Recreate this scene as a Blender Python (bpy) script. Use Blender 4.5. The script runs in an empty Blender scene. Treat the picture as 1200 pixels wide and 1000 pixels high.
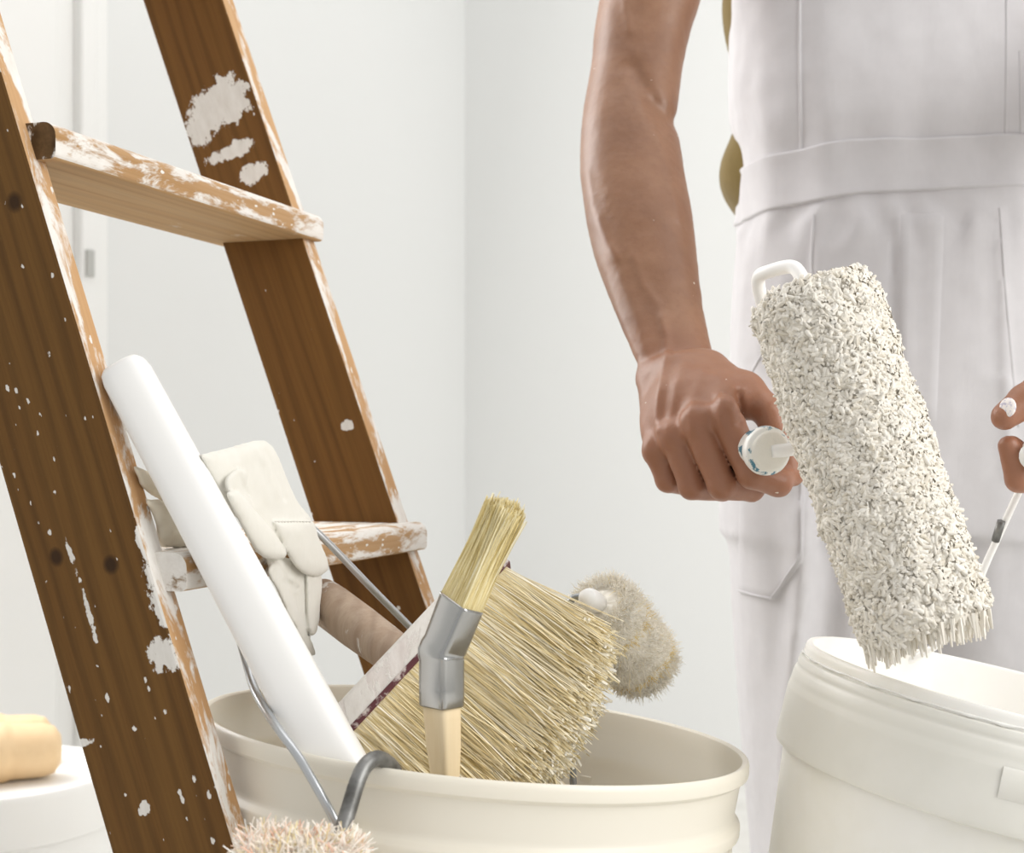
import bpy, bmesh, math, random
import numpy as np
from mathutils import Vector, Matrix, noise as mnoise
from mathutils.bvhtree import BVHTree

random.seed(7)
RNG = np.random.default_rng(7)
S = bpy.context.scene
COL = S.collection
F_PX, HOR, CAMZ = 1667.0, 525.0, 0.68

# ------------------------------------------------------------------ camera
cd = bpy.data.cameras.new('camera'); cam = bpy.data.objects.new('camera', cd); COL.objects.link(cam)
cam.location = (0, 0, CAMZ); cam.rotation_euler = (math.radians(90), 0, 0)
cd.sensor_width = 36.0; cd.lens = 36.0 * F_PX / 1200.0; cd.shift_y = (HOR - 500.0) / 1200.0
cd.clip_start = 0.02
cd.dof.use_dof = True; cd.dof.focus_distance = 1.03; cd.dof.aperture_fstop = 9.0
S.camera = cam

# ------------------------------------------------------------------ world, lights, exposure
wd = bpy.data.worlds.new('world'); S.world = wd; wd.use_nodes = True
bg = wd.node_tree.nodes['Background']; bg.inputs[0].default_value = (1.0, 0.995, 0.985, 1); bg.inputs[1].default_value = 0.50
def area(name, loc, target, sx, sy, power, col=(1, 1, 1)):
    l = bpy.data.lights.new(name, 'AREA'); l.shape = 'RECTANGLE'; l.size = sx; l.size_y = sy; l.energy = power; l.color = col
    o = bpy.data.objects.new(name, l); COL.objects.link(o); o.location = loc
    d = Vector(target) - Vector(loc); o.rotation_euler = d.to_track_quat('-Z', 'Y').to_euler()
    return o
area('window_light_left', (-1.10, 1.85, 1.35), (0.1, 1.0, 0.95), 0.8, 1.7, 29, (1.0, 0.99, 0.98))
area('front_fill_right', (2.05, -0.05, 1.75), (-0.3, 1.3, 0.6), 1.6, 1.8, 38, (1.0, 0.985, 0.955))  # added soft source, no window there; brightens bucket and roller from front-right
area('top_fill', (0.2, 1.6, 2.7), (0.1, 1.3, 0.5), 2.2, 1.8, 14, (1.0, 0.99, 0.97))  # added overhead fill without a fitting, lights tops and backs
S.view_settings.view_transform = 'Standard'; S.view_settings.look = 'None'
S.view_settings.gamma = 1.0; S.view_settings.use_curve_mapping = False
S.view_settings.exposure = 0.34

# ------------------------------------------------------------------ helpers
def at(px, py, Y): return Vector(((px - 600.0) / F_PX * Y, Y, (HOR - py) / F_PX * Y + CAMZ))
def npat(px, py, Y): return np.array(at(px, py, Y))
def srgb(h):
    h = h.lstrip('#'); c = [int(h[i:i + 2], 16) / 255 for i in (0, 2, 4)]
    return tuple((x / 12.92 if x <= .04045 else ((x + .055) / 1.055) ** 2.4) for x in c) + (1,)

def fast_mesh(name, verts, faces, smooth=True):
    """verts (n,3); faces (m,k) ndarray or list of such arrays"""
    verts = np.asarray(verts, dtype=np.float32)
    if not isinstance(faces, list): faces = [faces]
    faces = [np.asarray(f, dtype=np.int32) for f in faces if len(f)]
    me = bpy.data.meshes.new(name)
    me.vertices.add(len(verts)); me.vertices.foreach_set('co', verts.ravel())
    loops = np.concatenate([f.ravel() for f in faces])
    tot = np.concatenate([np.full(len(f), f.shape[1], dtype=np.int32) for f in faces])
    start = np.concatenate([[0], np.cumsum(tot)[:-1]]).astype(np.int32)
    me.loops.add(len(loops)); me.loops.foreach_set('vertex_index', loops)
    me.polygons.add(len(tot)); me.polygons.foreach_set('loop_start', start)
    me.polygons.foreach_set('loop_total', tot)
    me.polygons.foreach_set('use_smooth', np.full(len(tot), smooth, dtype=bool))
    me.update(calc_edges=True); me.validate()
    return me

def link(name, me, mat=None, parent=None, label=None, cat=None, group=None, kind=None, mw=None):
    o = bpy.data.objects.new(name, me); COL.objects.link(o)
    if mat is not None:
        for m in (mat if isinstance(mat, (list, tuple)) else [mat]): me.materials.append(m)
    if mw is not None: o.matrix_world = mw
    if parent is not None:
        o.parent = parent; o.matrix_parent_inverse = Matrix.Identity(4)
        if parent.matrix_basis != Matrix.Identity(4) and mw is None: pass
    if label: o['label'] = label
    if cat: o['category'] = cat
    if group: o['group'] = group
    if kind: o['kind'] = kind
    return o

def thing(name, label, cat, loc=(0, 0, 0), group=None):
    o = bpy.data.objects.new(name, None); COL.objects.link(o); o.location = loc; o.empty_display_size = 0.03
    o['label'] = label; o['category'] = cat
    if group: o['group'] = group
    return o

def part(name, me, mat, parent, label=None, kind=None):
    """me is in world coordinates: keep it there under its parent (parents only ever translate)"""
    o = bpy.data.objects.new(name, me); COL.objects.link(o)
    for m in (mat if isinstance(mat, (list, tuple)) else [mat]): me.materials.append(m)
    p, off = parent, Vector((0, 0, 0))
    while p is not None: off += p.location; p = p.parent
    me.transform(Matrix.Translation(-off))
    o.parent = parent
    if label: o['label'] = label
    if kind: o['kind'] = kind
    return o

def bm_mesh(bm, name='m', smooth=False):
    me = bpy.data.meshes.new(name); bm.normal_update(); bm.to_mesh(me); bm.free()
    if smooth:
        for p in me.polygons: p.use_smooth = True
    return me

def box_mesh(sx, sy, sz, bevel=0.0, seg=2, c=(0, 0, 0)):
    bm = bmesh.new(); bmesh.ops.create_cube(bm, size=1.0)
    bmesh.ops.scale(bm, vec=(sx, sy, sz), verts=bm.verts)
    bmesh.ops.translate(bm, vec=c, verts=bm.verts)
    if bevel: bmesh.ops.bevel(bm, geom=bm.edges[:], offset=bevel, segments=seg, affect='EDGES', profile=0.5)
    return bm

def catmull(pts, n):
    P = np.array(pts, float); P = np.vstack([2 * P[0] - P[1], P, 2 * P[-1] - P[-2]]); out = []
    for i in range(1, len(P) - 2):
        for t in np.linspace(0, 1, n, endpoint=False):
            a, b, c, d = P[i - 1], P[i], P[i + 1], P[i + 2]
            out.append(.5 * ((2 * b) + (-a + c) * t + (2 * a - 5 * b + 4 * c - d) * t * t + (-a + 3 * b - 3 * c + d) * t ** 3))
    out.append(P[-2]); return np.array(out)

def tube_mesh(pts, rad, sides=14, n=8, name='tube', smooth_path=True):
    P = catmull(pts, n) if smooth_path else np.array(pts, float)
    R = np.full(len(P), rad) if np.isscalar(rad) else np.interp(np.linspace(0, 1, len(P)), np.linspace(0, 1, len(rad)), rad)
    T = np.gradient(P, axis=0); T /= np.linalg.norm(T, axis=1)[:, None] + 1e-12
    nrm = np.cross(T[0], [0.31, 0.2, 0.93]); nrm /= np.linalg.norm(nrm); V = []
    for i in range(len(P)):
        nrm = nrm - T[i] * (nrm @ T[i]); nrm /= np.linalg.norm(nrm); b = np.cross(T[i], nrm)
        a = np.arange(sides) / sides * 2 * math.pi
        V.append(P[i] + R[i] * (np.cos(a)[:, None] * nrm + np.sin(a)[:, None] * b))
    V = np.vstack(V); Q = []
    i, j = np.meshgrid(np.arange(len(P) - 1), np.arange(sides), indexing='ij'); j2 = (j + 1) % sides
    Q = np.stack([i * sides + j, i * sides + j2, (i + 1) * sides + j2, (i + 1) * sides + j], -1).reshape(-1, 4)
    c0, c1 = len(V), len(V) + 1; V = np.vstack([V, P[:1], P[-1:]])
    k = np.arange(sides); k2 = (k + 1) % sides; b = (len(P) - 1) * sides
    tr = np.vstack([np.stack([np.full(sides, c0), k2, k], -1), np.stack([np.full(sides, c1), b + k, b + k2], -1)])
    return fast_mesh(name, V, [Q, tr])

def lathe_mesh(profile, n=96, name='lathe', M=None, closed=False):
    pr = np.array(profile, float); a = np.arange(n) / n * 2 * math.pi
    V = np.stack([pr[:, 0][:, None] * np.cos(a), pr[:, 0][:, None] * np.sin(a), np.repeat(pr[:, 1][:, None], n, 1)], -1).reshape(-1, 3)
    m = len(pr); i, j = np.meshgrid(np.arange(m - 1), np.arange(n), indexing='ij'); j2 = (j + 1) % n
    Q = np.stack([i * n + j, i * n + j2, (i + 1) * n + j2, (i + 1) * n + j], -1).reshape(-1, 4)
    if M is not None: V = V @ np.array(M.to_3x3()).T + np.array(M.translation)
    me = fast_mesh(name, V, Q); me.set_sharp_from_angle(angle=math.radians(28)); return me

def smooth_profile(pts, r=0.0015, n=3):
    """round the corners of an open profile"""
    out = [pts[0]]
    for a, b, c in zip(pts[:-2], pts[1:-1], pts[2:]):
        a, b, c = map(lambda q: np.array(q, float), (a, b, c)); la, lc = np.linalg.norm(a - b), np.linalg.norm(c - b)
        ra = min(r, la * .45, lc * .45); p, q = b + (a - b) / la * ra, b + (c - b) / lc * ra
        for t in np.linspace(0, 1, n): out.append(tuple((1 - t) ** 2 * p + 2 * t * (1 - t) * b + t * t * q))
    out.append(pts[-1]); return out

def loft_mesh(rings, name='loft', smooth=True, caps=True):
    R = np.array(rings, float); m, n, _ = R.shape; V = R.reshape(-1, 3)
    i, j = np.meshgrid(np.arange(m - 1), np.arange(n), indexing='ij'); j2 = (j + 1) % n
    Q = np.stack([i * n + j, i * n + j2, (i + 1) * n + j2, (i + 1) * n + j], -1).reshape(-1, 4); fs = [Q]
    if caps:
        V = np.vstack([V, R[0].mean(0)[None], R[-1].mean(0)[None]]); k = np.arange(n); k2 = (k + 1) % n; b = (m - 1) * n
        fs.append(np.vstack([np.stack([np.full(n, m * n), k2, k], -1), np.stack([np.full(n, m * n + 1), b + k, b + k2], -1)]))
    return fast_mesh(name, V, fs, smooth)

def hair_mesh(root, tip, r0, r1, bend=None, segs=3, sides=3, name='hair'):
    """one thin tapered strand per row, all in one mesh"""
    root = np.asarray(root, float); tip = np.asarray(tip, float); N = len(root)
    r0 = np.broadcast_to(np.asarray(r0, float), (N,)); r1 = np.broadcast_to(np.asarray(r1, float), (N,))
    d = tip - root; L = np.linalg.norm(d, axis=1)[:, None]; d = d / L
    ref = np.where(np.abs(d[:, 2:3]) < .9, np.array([[0, 0, 1.]]), np.array([[1., 0, 0]]))
    e1 = np.cross(d, ref); e1 /= np.linalg.norm(e1, axis=1)[:, None]; e2 = np.cross(d, e1)
    if bend is None: bend = np.zeros((N, 3))
    V = np.zeros((N, segs + 1, sides, 3)); ph = RNG.random(N) * 6.28
    for s in range(segs + 1):
        t = s / segs; c = root + (tip - root) * t + bend * (t * t) ; r = (r0 * (1 - t) + r1 * t)[:, None]
        for k in range(sides):
            a = (ph + k * 2 * math.pi / sides)[:, None]; V[:, s, k] = c + r * (np.cos(a) * e1 + np.sin(a) * e2)
    V = V.reshape(-1, 3); per = (segs + 1) * sides; q = []
    for s in range(segs):
        for k in range(sides):
            k2 = (k + 1) % sides; q.append([s * sides + k, s * sides + k2, (s + 1) * sides + k2, (s + 1) * sides + k])
    q = np.array(q)[None] + (np.arange(N) * per)[:, None, None]
    cap = (np.arange(sides) + segs * sides)[None, None] + (np.arange(N) * per)[:, None, None]
    return fast_mesh(name, V, [q.reshape(-1, 4), cap.reshape(-1, sides)], False)

# ---- signed-distance modelling: smooth union of shapes, meshed by surface nets
class Field:
    def __init__(s, lo, hi, h):
        s.lo = np.array(lo, float); s.h = h; s.n = np.ceil((np.array(hi) - s.lo) / h).astype(int) + 1
        s.F = np.full(tuple(s.n), 9.0, np.float32)
    def sub(s, lo, hi):
        a = np.clip(np.floor((np.array(lo) - s.lo) / s.h).astype(int), 0, s.n); b = np.clip(np.ceil((np.array(hi) - s.lo) / s.h).astype(int) + 1, 0, s.n)
        if np.any(b <= a): return None, None
        g = [(s.lo[i] + np.arange(a[i], b[i]) * s.h).astype(np.float32) for i in range(3)]
        return tuple(slice(a[i], b[i]) for i in range(3)), (g[0][:, None, None], g[1][None, :, None], g[2][None, None, :])
    def add(s, fn, lo, hi, k=.004, op='u'):
        m = k + 3 * s.h; sl, g = s.sub(np.array(lo) - m, np.array(hi) + m)
        if sl is None: return
        d = np.broadcast_to(fn(*g), s.F[sl].shape).astype(np.float32); f = s.F[sl]
        if op == 'u':
            if k > 0:
                hh = np.maximum(k - np.abs(f - d), 0) / k; s.F[sl] = np.minimum(f, d) - hh * hh * k * .25
            else: s.F[sl] = np.minimum(f, d)
        else:
            hh = np.maximum(k - np.abs(f + d), 0) / max(k, 1e-6); s.F[sl] = np.maximum(f, -d) + hh * hh * k * .25
    def cone(s, a, b, ra, rb, k=.004, op='u', flat=None):
        """round cone from a to b; flat=(axis, factor) squashes the section along an axis"""
        a = np.array(a, float); b = np.array(b, float); ab = b - a; L2 = ab @ ab + 1e-12
        if flat is not None: ax, fac = np.array(flat[0], float), flat[1]; ax /= np.linalg.norm(ax)
        def fn(x, y, z):
            t = np.clip(((x - a[0]) * ab[0] + (y - a[1]) * ab[1] + (z - a[2]) * ab[2]) / L2, 0, 1)
            dx, dy, dz = x - a[0] - t * ab[0], y - a[1] - t * ab[1], z - a[2] - t * ab[2]
            q = dx * dx + dy * dy + dz * dz
            if flat is not None:
                e = dx * ax[0] + dy * ax[1] + dz * ax[2]; q = q + e * e * (1 / fac ** 2 - 1)
            return (np.sqrt(q) - (ra + t * (rb - ra))) * (1.0 if flat is None else min(1, flat[1] * 1.4))
        r = max(ra, rb); s.add(fn, np.minimum(a, b) - r, np.maximum(a, b) + r, k, op)
    def ell(s, c, r, k=.01, R=None, op='u'):
        c = np.array(c, float); r = np.array(r, float); M = np.eye(3) if R is None else np.array(R)
        def fn(x, y, z):
            dx, dy, dz = x - c[0], y - c[1], z - c[2]
            q = 0
            for i in range(3): q = q + ((M[0, i] * dx + M[1, i] * dy + M[2, i] * dz) / r[i]) ** 2
            return (np.sqrt(q) - 1) * r.min()
        m = r.max(); s.add(fn, c - m, c + m, k, op)
    def zt(s, zs, cx, cy, rx, ry, k=.01, p=2.0):
        """upright tube: centre and half-widths as functions of height"""
        o = np.argsort(zs); zs, cx, cy, rx, ry = [np.array(v, float)[o] for v in (zs, cx, cy, rx, ry)]
        def sm(z, v):
            return (np.interp(z - .012, zs, v) + np.interp(z, zs, v) * 2 + np.interp(z + .012, zs, v)) / 4
        def fn(x, y, z):
            zz = z.ravel(); X, Y_, A, B = [sm(zz, v).astype(np.float32)[None, None] for v in (cx, cy, rx, ry)]
            q = (np.abs((x - X) / A) ** p + np.abs((y - Y_) / B) ** p) ** (1 / p)
            d = (q - 1) * np.minimum(A, B)
            e = np.maximum(zs[0] - z, z - zs[-1]); return np.maximum(d, e)
        s.add(fn, (min(cx - rx), min(cy - ry), zs[0]), (max(cx + rx), max(cy + ry), zs[-1]), k)
    def near(s, d):
        idx = np.nonzero(np.abs(s.F) < d); P = np.stack(idx, -1) * s.h + s.lo; return idx, P
    def mesh(s):
        F, h, lo = s.F, s.h, s.lo; neg = F < 0; nx, ny, nz = F.shape
        cnt = np.zeros((nx - 1, ny - 1, nz - 1), np.uint8)
        for i in (0, 1):
            for j in (0, 1):
                for k in (0, 1): cnt += neg[i:nx - 1 + i, j:ny - 1 + j, k:nz - 1 + k]
        ci = np.nonzero((cnt > 0) & (cnt < 8)); n = len(ci[0]); C = np.stack(ci, -1)
        ids = np.full(cnt.shape, -1, np.int32); ids[ci] = np.arange(n)
        acc = np.zeros((n, 3)); num = np.zeros(n); cor = [(i, j, k) for i in (0, 1) for j in (0, 1) for k in (0, 1)]
        val = {c: F[ci[0] + c[0], ci[1] + c[1], ci[2] + c[2]].astype(float) for c in cor}
        for a in cor:
            for b in cor:
                if sum(abs(a[q] - b[q]) for q in range(3)) == 1 and a < b:
                    va, vb = val[a], val[b]; m = (va < 0) != (vb < 0); t = np.where(m, va / np.where(m, va - vb, 1), 0)
                    p = np.array(a) + t[:, None] * (np.array(b) - np.array(a)); acc += np.where(m[:, None], p, 0); num += m
        V = lo + (C + acc / num[:, None]) * h; Q = []
        for ax in range(3):
            sl0 = [slice(1, -1)] * 3; sl1 = [slice(1, -1)] * 3; sl0[ax] = slice(0, -1); sl1[ax] = slice(1, None)
            A, B = neg[tuple(sl0)], neg[tuple(sl1)]; e = np.nonzero(A != B); E = np.stack(e, -1)
            off = np.ones(3, int); off[ax] = 0; E = E + off
            u_, v_ = [q for q in range(3) if q != ax]; fl = A[e]
            if ax == 1: fl = ~fl
            def cid(du, dv):
                c = E.copy(); c[:, u_] -= du; c[:, v_] -= dv; return ids[c[:, 0], c[:, 1], c[:, 2]]
            q = np.stack([cid(1, 1), cid(0, 1), cid(0, 0), cid(1, 0)], -1); q[~fl] = q[~fl][:, ::-1]; Q.append(q)
        Q = np.vstack(Q); Q = Q[(Q >= 0).all(1)]; return V, Q

def relax(V, Q, it=2, f=.5):
    e = np.vstack([Q[:, [0, 1]], Q[:, [1, 2]], Q[:, [2, 3]], Q[:, [3, 0]]]); n = len(V)
    for _ in range(it):
        acc = np.zeros((n, 3)); c = np.bincount(e.ravel(), minlength=n)[:, None]
        for d in range(3): acc[:, d] = np.bincount(e[:, 0], V[e[:, 1], d], n) + np.bincount(e[:, 1], V[e[:, 0], d], n)
        V = V * (1 - f) + f * acc / np.maximum(c, 1)
    return V

def px_of(P): return 600 + P[:, 0] / P[:, 1] * F_PX, HOR - (P[:, 2] - CAMZ) / P[:, 1] * F_PX
def poly_dist(x, y, pts):
    d = np.full(len(x), 1e9)
    for (ax, ay), (bx, by) in zip(pts[:-1], pts[1:]):
        vx, vy = bx - ax, by - ay; t = np.clip(((x - ax) * vx + (y - ay) * vy) / (vx * vx + vy * vy), 0, 1)
        d = np.minimum(d, np.hypot(x - ax - t * vx, y - ay - t * vy))
    return d
def fbm(P, scale, seed=0., oct=3):
    """cheap vectorised value-noise in 3-D, about -1..1"""
    P = np.asarray(P, float) * scale + seed * 17.3; out = np.zeros(len(P)); amp, tot = 1., 0.
    for o in range(oct):
        i = np.floor(P).astype(np.int64); f = P - i; f = f * f * (3 - 2 * f); v = 0
        for a in (0, 1):
            for b in (0, 1):
                for c in (0, 1):
                    hsh = ((i[:, 0] + a) * 73856093) ^ ((i[:, 1] + b) * 19349663) ^ ((i[:, 2] + c) * 83492791)
                    hsh = (hsh ^ (hsh >> 13)) * 1274126177; r = ((hsh ^ (hsh >> 16)) & 0xffff) / 65535.
                    w = (f[:, 0] if a else 1 - f[:, 0]) * (f[:, 1] if b else 1 - f[:, 1]) * (f[:, 2] if c else 1 - f[:, 2]); v = v + w * r
        out += amp * (2 * v - 1); tot += amp; amp *= .5; P = P * 2.03 + 5.1
    return out / tot

# ------------------------------------------------------------------ materials
class NT:
    def __init__(s, name):
        s.m = bpy.data.materials.new(name); s.m.use_nodes = True; s.t = s.m.node_tree; s.b = s.t.nodes['Principled BSDF']
    def n(s, typ, **kw):
        nd = s.t.nodes.new(typ)
        for k, v in kw.items():
            if k in nd.inputs.keys() if isinstance(k, str) else False: nd.inputs[k].default_value = v
            else: setattr(nd, k, v)
        return nd
    def l(s, a, b): s.t.links.new(a, b)
    def coord(s, scale=(1, 1, 1), loc=(0, 0, 0), kind='Object'):
        tc = s.n('ShaderNodeTexCoord'); mp = s.n('ShaderNodeMapping'); s.l(tc.outputs[kind], mp.inputs[0])
        mp.inputs['Scale'].default_value = scale; mp.inputs['Location'].default_value = loc; return mp.outputs[0]
    def noise(s, co, scale, detail=4, rough=.55, dist=0):
        nd = s.n('ShaderNodeTexNoise'); s.l(co, nd.inputs['Vector']); nd.inputs['Scale'].default_value = scale
        nd.inputs['Detail'].default_value = detail; nd.inputs['Roughness'].default_value = rough; nd.inputs['Distortion'].default_value = dist
        return nd.outputs['Fac']
    def ramp(s, fac, stops):
        r = s.n('ShaderNodeValToRGB'); s.l(fac, r.inputs[0]); e = r.color_ramp.elements
        while len(e) < len(stops): e.new(.5)
        for i, (p, c) in enumerate(stops):
            e[i].position = p; e[i].color = c if len(c) == 4 else tuple(c) + (1,)
        return r.outputs[0]
    def step(s, fac, a, b):
        r = s.n('ShaderNodeMapRange'); s.l(fac, r.inputs[0]); r.inputs[1].default_value = a; r.inputs[2].default_value = b; return r.outputs[0]
    def math(s, op, a, b=None):
        r = s.n('ShaderNodeMath'); r.operation = op
        for i, v in enumerate((a, b)):
            if v is None: continue
            if isinstance(v, (int, float)): r.inputs[i].default_value = v
            else: s.l(v, r.inputs[i])
        return r.outputs[0]
    def mix(s, fac, a, b):
        r = s.n('ShaderNodeMix'); r.data_type = 'RGBA'
        for i, v in ((0, fac), (6, a), (7, b)):
            if isinstance(v, (int, float)): r.inputs[i].default_value = v
            elif isinstance(v, tuple): r.inputs[i].default_value = v
            else: s.l(v, r.inputs[i])
        return r.outputs[2]
    def bump(s, h, strength=.3, dist=.002):
        b = s.n('ShaderNodeBump'); b.inputs['Strength'].default_value = strength; b.inputs['Distance'].default_value = dist
        s.l(h, b.inputs['Height']); s.l(b.outputs[0], s.b.inputs['Normal'])
    def col(s, c):
        if isinstance(c, tuple): s.b.inputs['Base Color'].default_value = c
        else: s.l(c, s.b.inputs['Base Color'])
    def set(s, **kw):
        for k, v in kw.items(): s.b.inputs[k.replace('_', ' ')].default_value = v
        return s

def simple(name, c, rough=.5, metal=0, bump=None, var=None, spec=.5, sss=0, trans=0):
    t = NT(name); col = srgb(c) if isinstance(c, str) else c
    t.set(Roughness=rough, Metallic=metal); t.b.inputs['Specular IOR Level'].default_value = spec
    co = t.coord()
    if var:
        sc, c2, lo, hi = var; t.col(t.mix(t.step(t.noise(co, sc, 5), lo, hi), col, srgb(c2)))
    else: t.col(col)
    if bump: t.bump(t.noise(co, bump[0], 5), bump[1], bump[2])
    if sss:
        t.b.inputs['Subsurface Weight'].default_value = sss; t.b.inputs['Subsurface Radius'].default_value = (1, .9, .75); t.b.inputs['Subsurface Scale'].default_value = .006
    if trans: t.b.inputs['Transmission Weight'].default_value = trans
    return t.m

M = {}
M['wall'] = simple('wall_paint', '#E2E3E2', .9, bump=(140, .08, .001), spec=.2)
M['wall2'] = M['wall']
M['floor'] = simple('floor_cover', '#DEDDD9', .7, var=(6, '#CFCDC8', .4, .7))
M['trim'] = simple('trim_paint', '#ECECEA', .45)
M['hinge'] = simple('hinge_metal', '#B9B9B5', .4, metal=.6)

def wood_paint(name, base, dark, light, paint_amt, seed, patch=None, speck=.0, knots=True, soft=.035, spots=(), psc=1.0):
    """grained wood in object space (z runs along the grain) with splashes, smears and specks of white paint"""
    t = NT(name); co = t.coord((1, 1, 1), (seed, seed * .7, seed * .3))
    cg = t.coord((60, 60, 1.6), (seed, seed, seed)); g = t.noise(cg, 1.0, 3, .5, .6)
    cf = t.coord((420, 420, 9), (seed, 0, 0)); fgr = t.noise(cf, 1.0, 3, .6)
    wv = t.n('ShaderNodeTexWave'); wv.bands_direction = 'X'; t.l(t.coord((1, .3, .10), (seed * .01, 0, seed)), wv.inputs[0])
    wv.inputs['Scale'].default_value = 21; wv.inputs['Distortion'].default_value = 7; wv.inputs['Detail'].default_value = 3; wv.inputs['Detail Scale'].default_value = 1.3
    c = t.mix(t.math('MULTIPLY', t.step(wv.outputs['Fac'], .35, 1.0), .62), srgb(base), srgb(dark)); c = t.mix(t.math('MULTIPLY', t.step(g, .35, .75), .7), c, srgb(light))
    c = t.mix(t.math('MULTIPLY', t.step(fgr, .45, .8), .4), c, srgb(dark))
    if knots:
        vo = t.n('ShaderNodeTexVoronoi'); t.l(t.coord((9, 9, 3.4), (seed * 3.1, .3, seed)), vo.inputs['Vector']); vo.inputs['Scale'].default_value = 1.0
        c = t.mix(t.math('MULTIPLY', t.step(vo.outputs['Distance'], .13, .06), .8), c, srgb('#2A1A0C'))
    for (cx, cz, rx, rz) in spots:
        sp = t.n('ShaderNodeSeparateXYZ'); t.l(t.coord(), sp.inputs[0])
        ex = t.math('DIVIDE', t.math('SUBTRACT', sp.outputs[0], cx), rx); ez = t.math('DIVIDE', t.math('SUBTRACT', sp.outputs[2], cz), rz)
        d = t.math('ADD', t.math('ADD', t.math('MULTIPLY', ex, ex), t.math('MULTIPLY', ez, ez)), t.math('MULTIPLY', g, .8))
        c = t.mix(t.math('MULTIPLY', t.step(d, 1.9, .7), .85), c, srgb('#2B1A0C'))
    # paint: big smears + fine specks
    n1 = t.noise(t.coord((24 * psc, 24 * psc, 7 * psc), (seed * 2, 3, 1)), 1.0, 8, .68, .4)
    m1 = t.step(n1, 1 - paint_amt, 1 - paint_amt + soft)
    vs = t.n('ShaderNodeTexVoronoi'); t.l(t.coord((150, 150, 85), (seed, 9, 4)), vs.inputs['Vector']); vs.inputs['Scale'].default_value = 1.0
    sr = t.n('ShaderNodeSeparateColor'); t.l(vs.outputs['Color'], sr.inputs[0])
    rr_ = t.math('MULTIPLY', t.math('POWER', t.step(sr.outputs[0], 1 - speck, 1.0), .7), .24)
    dd_ = t.math('ADD', vs.outputs['Distance'], t.math('MULTIPLY', t.math('SUBTRACT', t.noise(t.coord((500, 500, 260)), 1.0, 3), .5), .5))
    m2 = t.math('MULTIPLY', t.step(t.math('SUBTRACT', rr_, dd_), -.01, .03), t.math('GREATER_THAN', sr.outputs[0], 1 - speck))
    msk = t.math('MAXIMUM', m1, m2)
    if patch:
        for (cx, cz, rx, rz, thr) in patch:
            sp = t.n('ShaderNodeSeparateXYZ'); t.l(t.coord(), sp.inputs[0])
            ex = t.math('DIVIDE', t.math('SUBTRACT', sp.outputs[0], cx), rx); ez = t.math('DIVIDE', t.math('SUBTRACT', sp.outputs[2], cz), rz)
            d = t.math('ADD', t.math('MULTIPLY', ex, ex), t.math('MULTIPLY', ez, ez))
            nn = t.noise(t.coord((55, 55, 40), (seed, cx * 9, cz)), 1.0, 8, .72)
            d2 = t.math('ADD', d, t.math('MULTIPLY', t.math('SUBTRACT', nn, .5), 4.6)); msk = t.math('MAXIMUM', msk, t.step(d2, thr, thr - .12))
    pn = t.noise(t.coord((120, 120, 40), (seed, 1, 1)), 1.0, 5, .7)
    pc = t.mix(pn, srgb('#F4F2EE'), srgb('#CFC8BF'))
    t.col(t.mix(msk, c, pc)); t.set(Roughness=.72); t.b.inputs['Specular IOR Level'].default_value = .25
    t.bump(t.math('ADD', t.math('MULTIPLY', fgr, .35), t.math('MULTIPLY', msk, .8)), .35, .0012)
    return t.m

M['skin'] = None
def skin_mat():
    t = NT('skin'); co = t.coord(); a = t.noise(co, 22, 4, .55); b = t.noise(co, 160, 4, .6); p = t.noise(co, 900, 2, .5)
    c = t.mix(t.step(a, .35, .7), srgb('#805A42'), srgb('#90694F')); c = t.mix(t.math('MULTIPLY', t.step(b, .5, .8), .3), c, srgb('#704833'))
    sep = t.n('ShaderNodeSeparateXYZ'); t.l(t.n('ShaderNodeTexCoord').outputs['Object'], sep.inputs[0])
    c = t.mix(t.math('MULTIPLY', t.step(sep.outputs[2], .80, .70), .55), c, srgb('#A97258'))   # the hands are ruddier than the arms
    sp = t.noise(t.coord((1, 1, 1), (3, 1, 7)), 210, 1, .4); c = t.mix(t.step(sp, .80, .82), c, srgb('#E8DDD2'))
    t.col(c); t.set(Roughness=.43); t.b.inputs['Subsurface Weight'].default_value = .12; t.b.inputs['Subsurface Radius'].default_value = (1, .4, .25)
    t.b.inputs['Subsurface Scale'].default_value = .006; t.bump(t.math('ADD', t.math('MULTIPLY', p, .5), b), .22, .0012); return t.m
M['skin'] = skin_mat()
def cloth_mat(name, c, c2, wr=.25):
    t = NT(name); co = t.coord(); w1 = t.n('ShaderNodeTexWave'); t.l(t.coord((1, .5, 1)), w1.inputs[0]); w1.inputs['Scale'].default_value = 380; w1.bands_direction = 'DIAGONAL'
    fold = t.noise(t.coord((22, 22, 6)), 1.0, 4, .5, .4)
    t.col(t.mix(t.noise(co, 60, 4), srgb(c), srgb(c2))); t.set(Roughness=.9); t.b.inputs['Specular IOR Level'].default_value = .15
    t.b.inputs['Sheen Weight'].default_value = .15
    t.bump(t.math('ADD', t.math('MULTIPLY', w1.outputs['Fac'], .03), fold), wr, .006); return t.m
M['overalls'] = cloth_mat('white_twill', '#CFCDCF', '#C5C3C5')
M['shirt'] = cloth_mat('olive_jersey', '#7C6A3E', '#6A5932')
M['glove'] = cloth_mat('cotton_canvas', '#E6E4DD', '#DBD8CE', .2)
M['seam_grey'] = simple('grey_thread', '#C9C6BE', .9)
M['rag'] = cloth_mat('beige_cotton', '#CFC4AE', '#E0D9CB', .3)
M['tub'] = simple('cream_plastic', '#EAE4D6', .38, sss=.1)
M['pail'] = simple('white_plastic', '#F3F3F1', .4)
M['bucket'] = simple('frosted_plastic', '#FAF8F3', .42, sss=.1, var=(9, '#EFECE2', .45, .75))
M['collar'] = simple('grey_frosted_plastic', '#E6E4DC', .35, sss=.1, var=(14, '#EDEBE4', .45, .7))
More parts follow.
